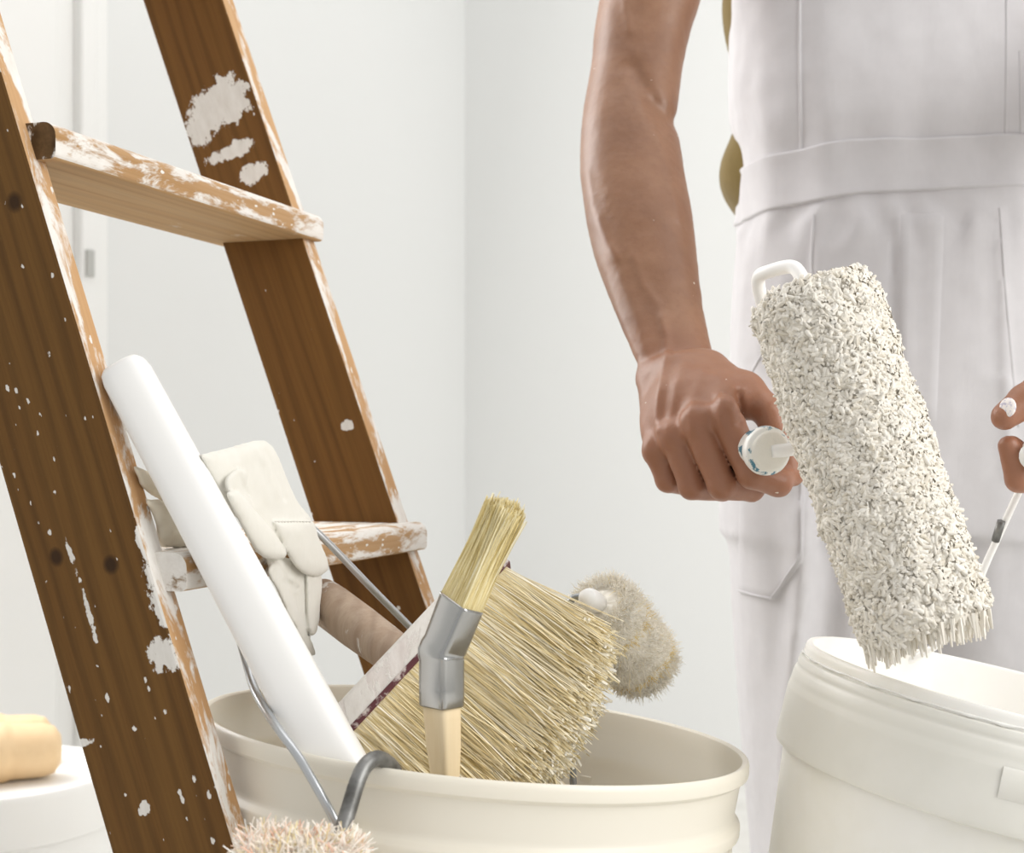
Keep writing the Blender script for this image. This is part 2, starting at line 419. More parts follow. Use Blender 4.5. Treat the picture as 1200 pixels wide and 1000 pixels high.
M['paint'] = simple('white_paint', '#F3F2EE', .25)
M['white_lacquer'] = simple('white_lacquer', '#F6F5F3', .4)
M['steel'] = simple('galvanised_wire', '#9FA3A6', .35, metal=.85, var=(90, '#7D8082', .45, .7))
M['steel_bright'] = simple('bright_wire', '#C2C5C8', .3, metal=.8)
M['dark_steel'] = simple('dull_steel', '#8C8C8A', .45, metal=.7, var=(60, '#5C5B58', .4, .65))
M['chrome'] = simple('nickel_ferrule', '#AEAEAD', .2, metal=1.0)
M['pale_wood'] = wood_paint('pale_beech', '#E9D3AC', '#DFC598', '#F1E1C2', .12, 3.3, knots=False, speck=.02)
M['roller_wood'] = simple('pale_pine', '#E9CDA4', .6, var=(14, '#DEBD90', .4, .7))
M['grey_wood'] = wood_paint('weathered_beech', '#B09A86', '#9A8472', '#C2B09E', .40, 8.2, knots=False, speck=.02)
M['block'] = wood_paint('painted_block', '#D9D0CA', '#C9BEB8', '#EEEAE6', .52, 1.2, knots=False)
M['maroon'] = simple('maroon_binding', '#5A2A30', .6, var=(120, '#CFC4BE', .5, .6))
def fibre(name, stops, rough=.7, sss=0):
    t = NT(name); g = t.n('ShaderNodeNewGeometry'); t.col(t.ramp(g.outputs['Random Per Island'], stops)); t.set(Roughness=rough)
    t.b.inputs['Specular IOR Level'].default_value = .25
    return t.m
M['bristle'] = fibre('natural_bristle', [(0, srgb('#CDB884')), (.2, srgb('#E9D8AA')), (.7, srgb('#F4E8C8')), (1, srgb('#FBF5E4'))])
M['bristle_tip'] = fibre('pale_split_tips', [(0, srgb('#D8CAA2')), (.3, srgb('#F0E8D2')), (1, srgb('#FCF9F0'))])
M['bristle2'] = fibre('yellow_bristle', [(0, srgb('#BBA669')), (.25, srgb('#E2D095')), (.7, srgb('#F2E6BA')), (1, srgb('#FAF3D8'))])
M['lambskin'] = fibre('cream_pile', [(0, srgb('#F3EBDB')), (.6, srgb('#FAF5EA')), (.95, srgb('#FCFAF4')), (1, srgb('#F3DFA6'))])
M['stripe'] = fibre('yellow_pile', [(0, srgb('#E9C65A')), (.6, srgb('#F0D88A')), (1, srgb('#F6EAC4'))])
M['pinkpile'] = fibre('mixed_pile', [(0, srgb('#F4D2C0')), (.18, srgb('#F9EEE2')), (.75, srgb('#FDFAF4')), (.88, srgb('#F4E6B6')), (1, srgb('#F1C7B4'))])
M['nap'] = fibre('paint_soaked_nap', [(0, srgb('#DAD2C2')), (.2, srgb('#E6E0D5')), (.8, srgb('#EDE8DE')), (1, srgb('#F2EEE6'))], .5)
M['nap_base'] = simple('paint_soaked_core', '#E4DED2', .6, var=(160, '#B5AB95', .64, .72), bump=(240, .4, .002))
def handle_mat():
    t = NT('blue_white_grip'); n = t.noise(t.coord(), 95, 4, .6); t.col(t.mix(t.step(n, .56, .60), srgb('#ECEBE6'), srgb('#4E7F92'))); t.set(Roughness=.35); return t.m
M['grip'] = handle_mat()
M['plug'] = simple('paint_crusted_plug', '#E9E6DD', .4, bump=(90, .4, .003))
M['nail'] = simple('painted_nail', '#E9E2DE', .3, var=(300, '#B9B4C4', .5, .6))
M['shoe'] = simple('canvas_shoe', '#D8D6D0', .8)
M['hair'] = simple('brown_hair', '#3B2A1E', .6, bump=(200, .6, .003))

# ------------------------------------------------------------------ the room
def quad_wall(name, a, b, z0, z1, thick, mat):
    a, b = Vector(a), Vector(b); d = (b - a).normalized(); nrm = Vector((d.y, -d.x))
    if nrm.dot(-a) < 0: nrm = -nrm
    L = (b - a).length; bm = box_mesh(L, thick, z1 - z0)
    me = bm_mesh(bm); ang = math.atan2(d.y, d.x); c = (a + b) / 2 - nrm * thick / 2
    return link(name, me, mat, kind='structure', mw=Matrix.Translation((c.x, c.y, (z0 + z1) / 2)) @ Matrix.Rotation(ang, 4, 'Z'))
CX, CY = (545 - 600) / F_PX * 3.4, 3.4
WL = 4.2
WA, WB = .60, .80
wl_end = (CX - WA * WL, CY - WB * WL); wr_end = (CX + WB * WL, CY - WA * WL)
link('floor', bm_mesh(box_mesh(8, 7.2, .1, c=(0, 1.8, -.05))), M['floor'], kind='structure')
quad_wall('wall_left', wl_end, (CX, CY), 0, 2.9, .12, M['wall'])
quad_wall('wall_back', (CX, CY), wr_end, 0, 2.9, .12, M['wall2'])
# door in the left wall: casing, stop, slab, hinge
dl = Vector((-WA, -WB)); nl = Vector((WB, -WA))      # along the wall (towards its near end) and into the room
def wall_s(px):                                                  # distance along the left wall of a pixel column
    r = (px - 600) / F_PX; return (CX - r * CY) / (WA - WB * r)
def wall_box(s0, s1, z0, z1, out0, out1, bevel=.003):
    bm = box_mesh(s1 - s0, out1 - out0, z1 - z0, bevel, 1, ((s0 + s1) / 2, (out0 + out1) / 2, (z0 + z1) / 2))
    me = bm_mesh(bm); m = Matrix(((dl.x, nl.x, 0, CX), (dl.y, nl.y, 0, CY), (0, 0, 1, 0), (0, 0, 0, 1))); me.transform(m)
    if m.determinant() < 0: me.flip_normals()
    return me
dz = 2.15
door = bpy.data.objects.new('door_1', None); COL.objects.link(door); door['kind'] = 'structure'
sa, sb, sc, sd = wall_s(119), wall_s(100), wall_s(82), wall_s(55)
part('casing', wall_box(sa, sb, 0, dz, -.004, .020), M['trim'], door)
part('casing', wall_box(sb - .001, sc, 0, dz - .03, -.004, .034), M['trim'], door)
part('jamb', wall_box(sc - .001, sd, 0, dz - .05, -.004, .012), M['trim'], door)
part('door_leaf', wall_box(sd - .001, sd + .84, 0.01, dz - .06, -.004, .030), M['trim'], door)
part('hinge', wall_box(wall_s(95), wall_s(86), at(0, 332, 2.6).z, at(0, 302, 2.6).z, .030, .040, .001), M['hinge'], door)
part('casing', wall_box(sa - .001, sd + .95, dz, dz + .075, -.004, .024), M['trim'], door)

# ------------------------------------------------------------------ step ladder
TH = math.atan((1185 - 600) / F_PX); U = np.array([math.sin(TH), math.cos(TH), 0]); W = np.array([math.cos(TH), -math.sin(TH), 0]); ZV = np.array([0, 0, 1.])
D1, D2 = .80, 1.197; SLOPE = .352
def lad(u, w, z): return U * u + W * w + ZV * (z + CAMZ)          # z relative to the eye
def wfront(z, side): return (-.5262 - SLOPE * (z + .0942)) if side == 0 else (-.5333 - .367 * (z + .0624))
ladder = thing('step_ladder', 'paint-splashed brown wooden step ladder with flat treads', 'ladder', tuple(lad(.98, -.35, -CAMZ)))
def stile_axes(side, slope=None):
    sl_ = slope if slope is not None else (SLOPE if side == 0 else .367)
    zl = (ZV - sl_ * W); zl /= np.linalg.norm(zl); xl = W + sl_ * ZV; xl /= np.linalg.norm(xl); return xl, np.cross(zl, xl), zl
def stile_xz(px, py, side):
    r = np.array([(px - 600) / F_PX, 1, (HOR - py) / F_PX]); d_ = D1 if side == 0 else D2; p = r * d_ / (U @ r); p[2] += CAMZ
    q = p - lad(d_, wfront(0, side), 0); xl, yl, zl = stile_axes(side); return float(q @ xl), float(q @ zl)
def pt(px, py, side, rx, rz, thr=.8): return stile_xz(px, py, side) + (rx, rz, thr)
M['stileA'] = wood_paint('ladder_wood_near', '#6B4A22', '#4E3416', '#765529', .27, 2.0, patch=[pt(178, 640, 0, .010, .030), pt(190, 690, 0, .014, .034), pt(205, 735, 0, .007, .030), pt(193, 770, 0, .013, .014), pt(98, 700, 0, .0035, .04, .5), pt(170, 945, 0, .005, .006), pt(100, 870, 0, .009, .004)], speck=.40, spots=[stile_xz(17, 237, 0) + (.006, .007), stile_xz(66, 653, 0) + (.005, .006), stile_xz(130, 662, 0) + (.006, .006)])
M['stileB'] = wood_paint('ladder_wood_far', '#6F4B22', '#543716', '#7E5829', .27, 4.0, patch=[pt(258, 122, 1, .036, .028, .9), pt(232, 150, 1, .016, .022), pt(272, 178, 1, .030, .010, .6), pt(295, 205, 1, .022, .012, .5), pt(408, 498, 1, .007, .007, .6)], speck=.12)
M['edge'] = wood_paint('worn_lit_ladder_edge', '#BD9468', '#A98158', '#CFAE87', .515, 6.0, knots=False, speck=.25, soft=.07, psc=1.5)  # tan partly from wear, partly side light painted into the edge colour
M['tread'] = wood_paint('worn_tread', '#B18A5C', '#9A7448', '#C6A682', .555, 7.0, knots=False, speck=.3, soft=.09, psc=2.3)
M['tread_under'] = wood_paint('tread_wood', '#B39064', '#9C7A50', '#C4A883', .40, 9.0, knots=False, soft=.12)
M['tread_end'] = wood_paint('tread_end_grain', '#5B4326', '#3F2C17', '#77593A', .50, 11.0, knots=False)
def stile(u0, thick, side, width, z0, z1, mats, parent, name='stile', slope=None):
    s = slope if slope is not None else (SLOPE if side == 0 else .367)
    zl = (ZV - s * W); ln = np.linalg.norm(zl); zl /= ln          # local z: up along the stile
    xl = W * 1.0 + s * ZV; xl /= np.linalg.norm(xl)               # local x: across the board, front edge at x=0
    yl = np.cross(zl, xl)
    org = lad(u0, wfront(0, side), 0)
    Mx = Matrix(((xl[0], yl[0], zl[0], org[0]), (xl[1], yl[1], zl[1], org[1]), (xl[2], yl[2], zl[2], org[2]), (0, 0, 0, 1)))
    bw = width / math.sqrt(1 + s * s)
    sgn = 1 if np.dot(yl, U) > 0 else -1
    bm = box_mesh(bw, thick, (z1 - z0) * ln, .0022, 2, (-bw / 2, sgn * thick / 2, (z0 + z1) / 2 * ln))
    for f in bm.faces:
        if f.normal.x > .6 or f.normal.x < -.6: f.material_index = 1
    me = bm_mesh(bm, smooth=False); o = bpy.data.objects.new(name, me); COL.objects.link(o)
    for m in mats: me.materials.append(m)
    o.parent = parent; o.matrix_local = Matrix.Translation(-parent.location) @ Mx
    return o
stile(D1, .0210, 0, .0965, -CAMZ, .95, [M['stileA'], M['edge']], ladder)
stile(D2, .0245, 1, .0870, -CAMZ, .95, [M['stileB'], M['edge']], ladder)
# treads: board with a rounded nose, running from the near stile to the far one
SP = .2915; T0 = -.0945
M['tread_end_w'] = wood_paint('painted_end_grain', '#8A6C48', '#6B5235', '#A58862', .66, 13.0, knots=False, soft=.08, psc=1.6)
def tread(zb, parent):
    th_ = .0255; wA = wfront(zb + th_ / 2, 0); wB = wfront(zb + th_ / 2, 1); uA, uB = D1 + .010, D2 + .024
    xl = lad(uB, wB + .014, zb) - lad(uA, wA + .020, zb); L = np.linalg.norm(xl); xl /= L; yl = np.cross(ZV, xl); dp = .108
    r = .010; prof = [(dp, 0), (dp, th_)]
    for a in np.linspace(90, 0, 7): prof.append((r - r * math.cos(math.radians(90 - a)) * 1.0 if False else r - r * math.sin(math.radians(90 - a)), th_ - r + r * math.cos(math.radians(90 - a))))
    for a in np.linspace(0, 90, 5): prof.append((.004 - .004 * math.cos(math.radians(a)), .004 - .004 * math.sin(math.radians(a))))
    bm = bmesh.new(); A = [bm.verts.new((q[0], q[1], 0)) for q in prof]; B = [bm.verts.new((q[0], q[1], L)) for q in prof]
    n = len(prof); fs = []
    for i in range(n):
        f = bm.faces.new((A[i], A[(i + 1) % n], B[(i + 1) % n], B[i])); fs.append(f)
    e0 = bm.faces.new(A[::-1]); e1 = bm.faces.new(B); bmesh.ops.recalc_face_normals(bm, faces=bm.faces)
    for f in bm.faces:
        if abs(f.normal.z) > .9: f.material_index = 2
        elif f.normal.y < -.8: f.material_index = 1
    me = bm_mesh(bm); o = bpy.data.objects.new('tread', me); COL.objects.link(o)
    for m in (M['tread'], M['tread_under'], M['tread_end'] if zb > 0 else M['tread_end_w']): me.materials.append(m)
    org = lad(uA, wA + .020, zb)          # local: x to the back, y up, z along the tread
    Mx = Matrix(((yl[0], 0, xl[0], org[0]), (yl[1], 0, xl[1], org[1]), (yl[2], 1, xl[2], org[2]), (0, 0, 0, 1)))
    if Mx.to_3x3().determinant() < 0: me.flip_normals()
    o.parent = parent; o.matrix_local = Matrix.Translation(-parent.location) @ Mx
for k in (0, 1, 2, 3): tread(T0 + SP * k, ladder)
# top board and the rear frame (beyond the frame of the photograph)
bt = box_mesh(.16, D2 - D1 + .09, .028, .004, 2); me = bm_mesh(bt); o = bpy.data.objects.new('top_board', me); COL.objects.link(o); me.materials.append(M['tread'])
o.parent = ladder; o.matrix_local = Matrix.Translation(Vector(lad((D1 + D2) / 2 + .012, wfront(.95, 0) - .06, .962)) - ladder.location) @ Matrix.Rotation(-TH, 4, 'Z')
for u0 in (D1 + .03, D2 - .03):
    a = lad(u0, wfront(.94, 0) - .10, .94); b = lad(u0, wfront(.94, 0) - .10 - .36, -CAMZ)
    rings = []
    for q in (b, a): rings.append([q + W * .03 + U * .012, q + W * .03 - U * .012, q - W * .03 - U * .012, q - W * .03 + U * .012])
    part('rear_leg', loft_mesh(rings, smooth=False), M['stileB'], ladder)
a = lad(D1 + .03, wfront(.94, 0) - .10 - .30, -.4); b = lad(D2 - .03, wfront(.94, 0) - .10 - .30, -.4)
part('rear_rail', loft_mesh([[q + W * .01 + ZV * .025, q + W * .01 - ZV * .025, q - W * .01 - ZV * .025, q - W * .01 + ZV * .025] for q in (a, b)], smooth=False), M['stileB'], ladder)

# ------------------------------------------------------------------ cream tub between the ladder's legs
TUBY, TUBR = 1.078, .2055
tc = at(558, 854, TUBY); tub_h = tc.z - .014
tub = thing('paint_tub', 'large cream plastic tub holding brushes between the ladder legs', 'bucket', (tc.x - .02, tc.y, 0))
TM = Matrix.Translation(tc) @ Matrix.Rotation(math.radians(5.6), 4, 'Y') @ Matrix.Rotation(math.radians(-2.4), 4, 'X')
R_ = TUBR
prof = [(0, -tub_h + .006), (.138, -tub_h + .006), (.141, -tub_h + .012), (.171, -.150), (R_ * .92, -.100), (R_ * .955, -.05), (R_ * .968, -.02), (R_ * .972, 0), (R_ * .992, .0015), (R_, -.002), (R_, -.010), (R_ * .975, -.013),
        (R_ * .962, -.038), (R_ * .966, -.041), (R_ * .986, -.046), (R_ * .986, -.054), (R_ * .955, -.057), (R_ * .940, -.090), (R_ * .925, -.105), (.175, -.145), (.147, -tub_h + .004), (.142, -tub_h), (0, -tub_h)]
part('tub_body', lathe_mesh(smooth_profile(prof, .0014), 128, M=TM), M['tub'], tub)
# short upright ribs below the flange
for k in range(20):
    a = k / 20 * 2 * math.pi + .1; bm = box_mesh(.004, .012, .027, .001, 1); me = bm_mesh(bm)
    me.transform(TM @ Matrix.Rotation(a, 4, 'Z') @ Matrix.Translation((R_ * .955, 0, -.071))); part('rib', me, M['tub'], tub)
wire = [at(404, 985, .872), at(394, 964, .868), at(355, 895, .880), at(330, 860, .897), at(310, 830, .922), at(297, 805, .945), at(288, 774, .962), at(277, 735, .965), at(265, 700, .966), at(257, 668, .964), at(253, 640, .961), at(258, 612, .974), at(285, 598, 1.024), at(318, 597, 1.07), at(350, 609, 1.094), at(378, 630, 1.105), at(436, 690, 1.13), at(490, 745, 1.165), at(540, 800, 1.228), at(562, 826, 1.262)]
part('bail', tube_mesh(wire, .0029, 10, 6), M['steel_bright'], tub, 'bent grey wire bail handle')
for p in (at(404, 983, .882), at(562, 829, 1.272)):
    bm = bmesh.new(); bmesh.ops.create_uvsphere(bm, u_segments=16, v_segments=10, radius=.011); bmesh.ops.translate(bm, vec=p, verts=bm.verts); part('bail_ear', bm_mesh(bm, smooth=True), M['tub'], tub)

# ------------------------------------------------------------------ white paddle leaning from the tub onto the ladder
def superring(c, ex, ey, a, b, n=28, p=3.0):
    t = np.arange(n) / n * 2 * math.pi; ct, st = np.cos(t), np.sin(t)
    return c + (np.sign(ct) * np.abs(ct) ** (2 / p))[:, None] * ex * a + (np.sign(st) * np.abs(st) ** (2 / p))[:, None] * ey * b
pa, pb = npat(149, 440, .955), npat(398, 905, .922); dv = pb - pa; Lp = np.linalg.norm(dv); dv /= Lp; pb = pb + dv * .085
ex = np.cross(dv, np.array([0, 1., 0])); ex /= np.linalg.norm(ex)
ex = Vector(ex); ex.rotate(Matrix.Rotation(math.radians(0), 3, Vector(dv))); ex = np.array(ex); ey = np.cross(dv, ex)
rings = []
for s_, sc_ in ((-.0095, .55), (-.0085, .76), (-.0055, .92), (.001, 1.0)): rings.append(superring(pa + dv * s_, ex, ey, .0164 * sc_, .0145 * sc_, p=3.0))
for t in np.linspace(.05, 1, 14): rings.append(superring(pa + (pb - pa) * t, ex, ey, .0164 + .0036 * min(1, t * 1.25), .0145 + .002 * t, p=3.0))
pd = thing('stirring_paddle', 'long white painted paddle standing in the tub against the ladder', 'paddle', tuple(pb))
part('paddle_shaft', loft_mesh(rings), M['white_lacquer'], pd)

# ------------------------------------------------------------------ block brush
bb = thing('block_brush', 'wide block brush with thick pale bristles leaning in the cream tub', 'brush', tuple(at(500, 790, 1.0)))
A0, B0 = npat(408, 862, .985), npat(592, 664, 1.035); Lx = B0 - A0; LL = np.linalg.norm(Lx); Lx /= LL
nbr = np.array([.094, -.040, -.071]); nbr /= np.linalg.norm(nbr); nb = nbr - Lx * (nbr @ Lx); nb /= np.linalg.norm(nb); Tx = np.cross(Lx, nb); Tx = Tx if Tx[1] < 0 else -Tx     # Tx towards the viewer
TH_B = .062; mid = (A0 + B0) / 2
def bpt(l, n, t): return A0 + Lx * l + nb * n + Tx * t          # l along, n bristle direction, t thickness (front 0, back negative)
def brick_loft(l0, l1, n0, n1, t0, t1, bev=.003):
    bm = box_mesh(l1 - l0, n1 - n0, t1 - t0, bev, 2, ((l0 + l1) / 2, (n0 + n1) / 2, (t0 + t1) / 2)); me = bm_mesh(bm)
    m = Matrix(((Lx[0], nb[0], Tx[0], A0[0]), (Lx[1], nb[1], Tx[1], A0[1]), (Lx[2], nb[2], Tx[2], A0[2]), (0, 0, 0, 1))); me.transform(m)
    if m.to_3x3().determinant() < 0: me.flip_normals()
    return me
part('block', brick_loft(-.006, LL + .004, -.022, .0, -TH_B, .001), M['block'], bb, 'white-smeared wooden block')
part('binding', brick_loft(-.007, LL + .005, -.0035, .001, -TH_B - .001, .002, .0012), M['maroon'], bb, 'dark red line along the block')
N = 24000; l = RNG.random(N) * LL; tt = -RNG.random(N) * TH_B; fr = RNG.random(N) < .45; tt = np.where(fr, -RNG.random(N) ** 2 * .006, tt)
lc = (l / LL - .5); blen = .112 - .030 * (lc * 2) ** 2 * np.where(lc > 0, .75, .45) + .006 * RNG.standard_normal(N) - .008 * RNG.random(N)
clump = fbm(np.stack([l * 260, tt * 260, 0 * l], -1), 1.0, 3, 1)
root = A0 + Lx * l[:, None] + Tx * tt[:, None] + nb * -.001
spread = (lc * .004 + .005 * RNG.standard_normal(N) + .004 * clump)[:, None] * Lx + ((tt / TH_B + .5) * .020 + .004 * RNG.standard_normal(N))[:, None] * Tx
tip = root + nbr * blen[:, None] + spread
bend = (RNG.standard_normal((N, 3)) * .0030) - Lx * .002
part('bristles', hair_mesh(root, tip, .00050, .00040, bend, 4, 3), M['bristle'], bb, 'pale natural bristles', 'stuff')
rings = []
for n_, sc_ in ((0, .97), (.03, .97), (.07, .96), (.085, .88), (.094, .6)):
    c_ = A0 + Lx * LL * .5 + Tx * -TH_B * .5 + nbr * n_; rings.append([c_ + Lx * LL * (.5 + n_ * .1) * sc_ * sx_ + Tx * (TH_B * .5 + n_ * .08 - .002) * sc_ * sy_ for sx_, sy_ in ((1, 1), (.5, 1), (0, 1), (-.5, 1), (-1, 1), (-1, -1), (0, -1), (1, -1))])
part('bristle_core', loft_mesh(rings, smooth=False), simple('bristle_root', '#EBDDB6', .9), bb)
# curled, split tips
NT_ = 5200; l = RNG.random(NT_) * LL; tt = -RNG.random(NT_) * TH_B; lc = l / LL - .5
base = A0 + Lx * (l + lc * .004)[:, None] + Tx * (tt + (tt / TH_B + .5) * .020)[:, None] + nbr * (.105 - .030 * (lc * 2) ** 2 * np.where(lc > 0, .75, .45) + .004 * RNG.standard_normal(NT_))[:, None]
part('bristle_tips', hair_mesh(base, base + nbr * .003 + RNG.standard_normal((NT_, 3)) * .0035, .0017, .0012, RNG.standard_normal((NT_, 3)) * .004, 3, 4), M['bristle_tip'], bb, None, 'stuff')
hd = [npat(478, 778, 1.02), npat(462, 766, 1.035), npat(420, 735, 1.085), npat(388, 711, 1.130), npat(375, 702, 1.144), npat(370, 698, 1.149)]
part('handle', tube_mesh(hd, [.0135, .0155, .0175, .0180, .0172, .013], 24, 8), M['grey_wood'], bb, 'weathered round wooden handle')

# ------------------------------------------------------------------ small angled brush
ab = thing('angled_brush', 'small brush with angled metal ferrule and upright pale handle in the tub', 'brush', tuple(at(520, 940, .955)))
e1 = np.array([.72, -.69, 0]); e2 = np.array([.69, .72, 0])
def rect_ring(c, d, a, b, p=7, n=32):
    d = d / np.linalg.norm(d); x = e1 - d * (e1 @ d); x /= np.linalg.norm(x); y = np.cross(d, x); return superring(c, x, y, a, b, n, p)
YB = .925
up = np.array([0, 0, 1.]); dirU = npat(600, 590, .915) - npat(517, 768, YB); dirU /= np.linalg.norm(dirU)
k0, k1 = npat(517.5, 828, YB), npat(517, 768, YB); top = npat(541, 706, YB - .004)
rings = [rect_ring(k0 + up * d_, up, a, b) for d_, a, b in ((0, .0123, .0098), (.001, .0127, .0102), (.012, .0128, .0103), (.030, .0128, .0103))]
rings.append(rect_ring(k1 - up * .0012, up + dirU * .2, .0132, .0108)); rings.append(rect_ring(k1 + up * .0012, up * .5 + dirU * .5, .0134, .011)); rings.append(rect_ring(k1 + up * .003 + dirU * .001, dirU, .0127, .0103))
rings += [rect_ring(k1 + (top - k1) * t, dirU, .0127 + .0015 * t, .0103 - .0004 * t) for t in (.2, .5, .9, .95, 1.0)]
part('ferrule', loft_mesh(rings), M['chrome'], ab, 'shiny bent metal ferrule')
hp = npat(524, 960, YB); rings = [rect_ring(k0 + (hp - k0) * t, up, .0108 * s_, .0088 * s_, 5) for t, s_ in ((-.05, 1.02), (.1, 1.0), (.35, .94), (.7, .74), (1.0, .60), (1.6, .52), (2.1, .6), (2.2, .4))]
part('handle', loft_mesh(rings), M['pale_wood'], ab, 'pale wooden handle')
N = 5200; pu, pv = RNG.uniform(-1, 1, N), RNG.uniform(-1, 1, N)
edge = RNG.random(N) < .6; sel = RNG.random(N) < .5; pu = np.where(edge & sel, np.sign(pu), pu); pv = np.where(edge & ~sel, np.sign(pv), pv)
part('bristle_core', loft_mesh([rect_ring(top + dirU * q_, dirU, .0112 - q_ * .07, .0080 - q_ * .03) for q_ in (-.002, .03, .058)]), simple('brush_root', '#DDCB90', .9), ab)
x = e1 - dirU * (e1 @ dirU); x /= np.linalg.norm(x); y = np.cross(dirU, x); root = top - dirU * .003 + x * (pu * .0120)[:, None] + y * (pv * .0088)[:, None]
Lb = np.linalg.norm(npat(600, 590, .915) - top); tip = root + dirU * (Lb * (1 + .02 * RNG.standard_normal(N) - .05 * np.abs(pu)))[:, None] + x * (pu * -.0042 + .0008 * RNG.standard_normal(N))[:, None] + y * (pv * -.0018 + .0008 * RNG.standard_normal(N))[:, None]
part('bristles', hair_mesh(root, tip, .00042, .00028, RNG.standard_normal((N, 3)) * .0018, 4, 3), M['bristle2'], ab, 'yellowish bristles', 'stuff')

# ------------------------------------------------------------------ fluffy rollers
def fluffy(parent, a, b, r, mat, n, ln, core_mat, stripe=None, bulge=.12, fr=.0006, wool=0):
    a, b = np.array(a), np.array(b); d = b - a; L = np.linalg.norm(d); d /= L; e = np.cross(d, [0, 0, 1.]); e /= np.linalg.norm(e); g = np.cross(d, e)
    rings = []
    for t in np.linspace(0, 1, 25):
        rr = r * (1 - bulge * (2 * t - 1) ** 6) * (1 if 0 < t < 1 else .82); rings.append([a + d * L * t + rr * (math.cos(q) * e + math.sin(q) * g) for q in np.arange(32) / 32 * 2 * math.pi])
    if wool:
        rings = []
        for t in np.linspace(0, 1, 90):
            rr = (r + wool * .4) * (1 - .75 * abs(2 * t - 1) ** 9) ; qs = np.arange(120) / 120 * 2 * math.pi; P_ = np.array([a + d * L * t + rr * (math.cos(q) * e + math.sin(q) * g) for q in qs]); nn_ = np.array([math.cos(q) * e + math.sin(q) * g for q in qs]) + d * (2 * t - 1) ** 7
            rings.append(P_ + nn_ * (wool * (fbm(P_, 150, 3, 3) + .5 * fbm(P_, 420, 6, 2)))[:, None])
    part('sleeve', loft_mesh(rings), core_mat, parent)
    t = RNG.random(n); q = RNG.random(n) * 2 * math.pi; rd = np.cos(q)[:, None] * e + np.sin(q)[:, None] * g
    endm = RNG.random(n) < .16; t = np.where(endm, np.where(RNG.random(n) < .5, .004, .996), t); rr = r * (1 - bulge * (2 * t - 1) ** 6) * np.where(endm, np.sqrt(RNG.uniform(.45, 1, n)), 1)
    nrm = rd + np.where(endm, np.sign(t - .5) * .9, (2 * t - 1) ** 5 * .9)[:, None] * d
    nrm = nrm + RNG.standard_normal((n, 3)) * .8; nrm /= np.linalg.norm(nrm, axis=1)[:, None]
    root = a + d * (L * t)[:, None] + rd * (rr - .001)[:, None]; tip = root + nrm * (ln * RNG.uniform(.6, 1.25, n))[:, None]
    bend = RNG.standard_normal((n, 3)) * ln * .35
    if stripe is not None:
        ms = np.zeros(n, bool)
        for s_ in stripe: ms |= np.abs(t - s_ + .02 * np.sin(q * 3)) < .018
    else: ms = np.zeros(n, bool)
    part('pile', hair_mesh(root[~ms], tip[~ms], fr, fr * .5, bend[~ms], 3, 3), mat, parent, None, 'stuff')
    if ms.any(): part('stripe_pile', hair_mesh(root[ms], tip[ms], fr * 1.1, fr * .5, bend[ms], 3, 3), M['stripe'], parent, 'yellow thread stripes', 'stuff')
    return a, b, d
mr = thing('mini_roller', 'fluffy cream mini roller with yellow stripes rising from the tub', 'paint roller', tuple(at(672, 930, 1.10)))
M['cream_core'] = simple('cream_backing', '#FAF5EA', .9)
ra, rb = npat(700, 708, 1.100), npat(757, 784, 1.150); a, b, d = fluffy(mr, ra, rb, .0285, M['lambskin'], 13000, .0058, M['cream_core'], (.30, .82), .10, .00032, wool=.0022)
cap = [ra - d * .004, ra - d * .012]; cpos = npat(687, 700, 1.066); part('end_cap', tube_mesh([cpos + (ra - cpos) * .9, cpos + (ra - cpos) * .3, cpos], [.0085, .0085, .006], 20, 3), M['white_lacquer'], mr, 'round white end cap')
part('frame', tube_mesh([ra + d * .02, ra - d * .005, npat(668, 705, 1.10), npat(662, 760, 1.10), npat(668, 830, 1.10), npat(672, 930, 1.10), npat(672, 1000, 1.10)], .0028, 10, 5), M['steel'], mr)
hr = thing('fuzzy_roller', 'small roller with pink and cream fuzz hooked outside the tub rim', 'paint roller', tuple(at(350, 1030, .80)))
fluffy(hr, npat(288, 1034, .825), npat(412, 1040, .83), .027, M['pinkpile'], 5000, .0085, M['cream_core'], None, .08, .0008)
part('hook', tube_mesh([npat(330, 1036, .827), npat(395, 1039, .83), npat(424, 1040, .831), npat(418, 1022, .833), npat(401, 985, .842), npat(410, 945, .852), npat(423, 906, .864), npat(436, 891, .873), npat(449, 891, .884), npat(464, 909, .897), npat(470, 960, .902)], .0050, 14, 7), M['dark_steel'], hr, 'dark bent metal hook')

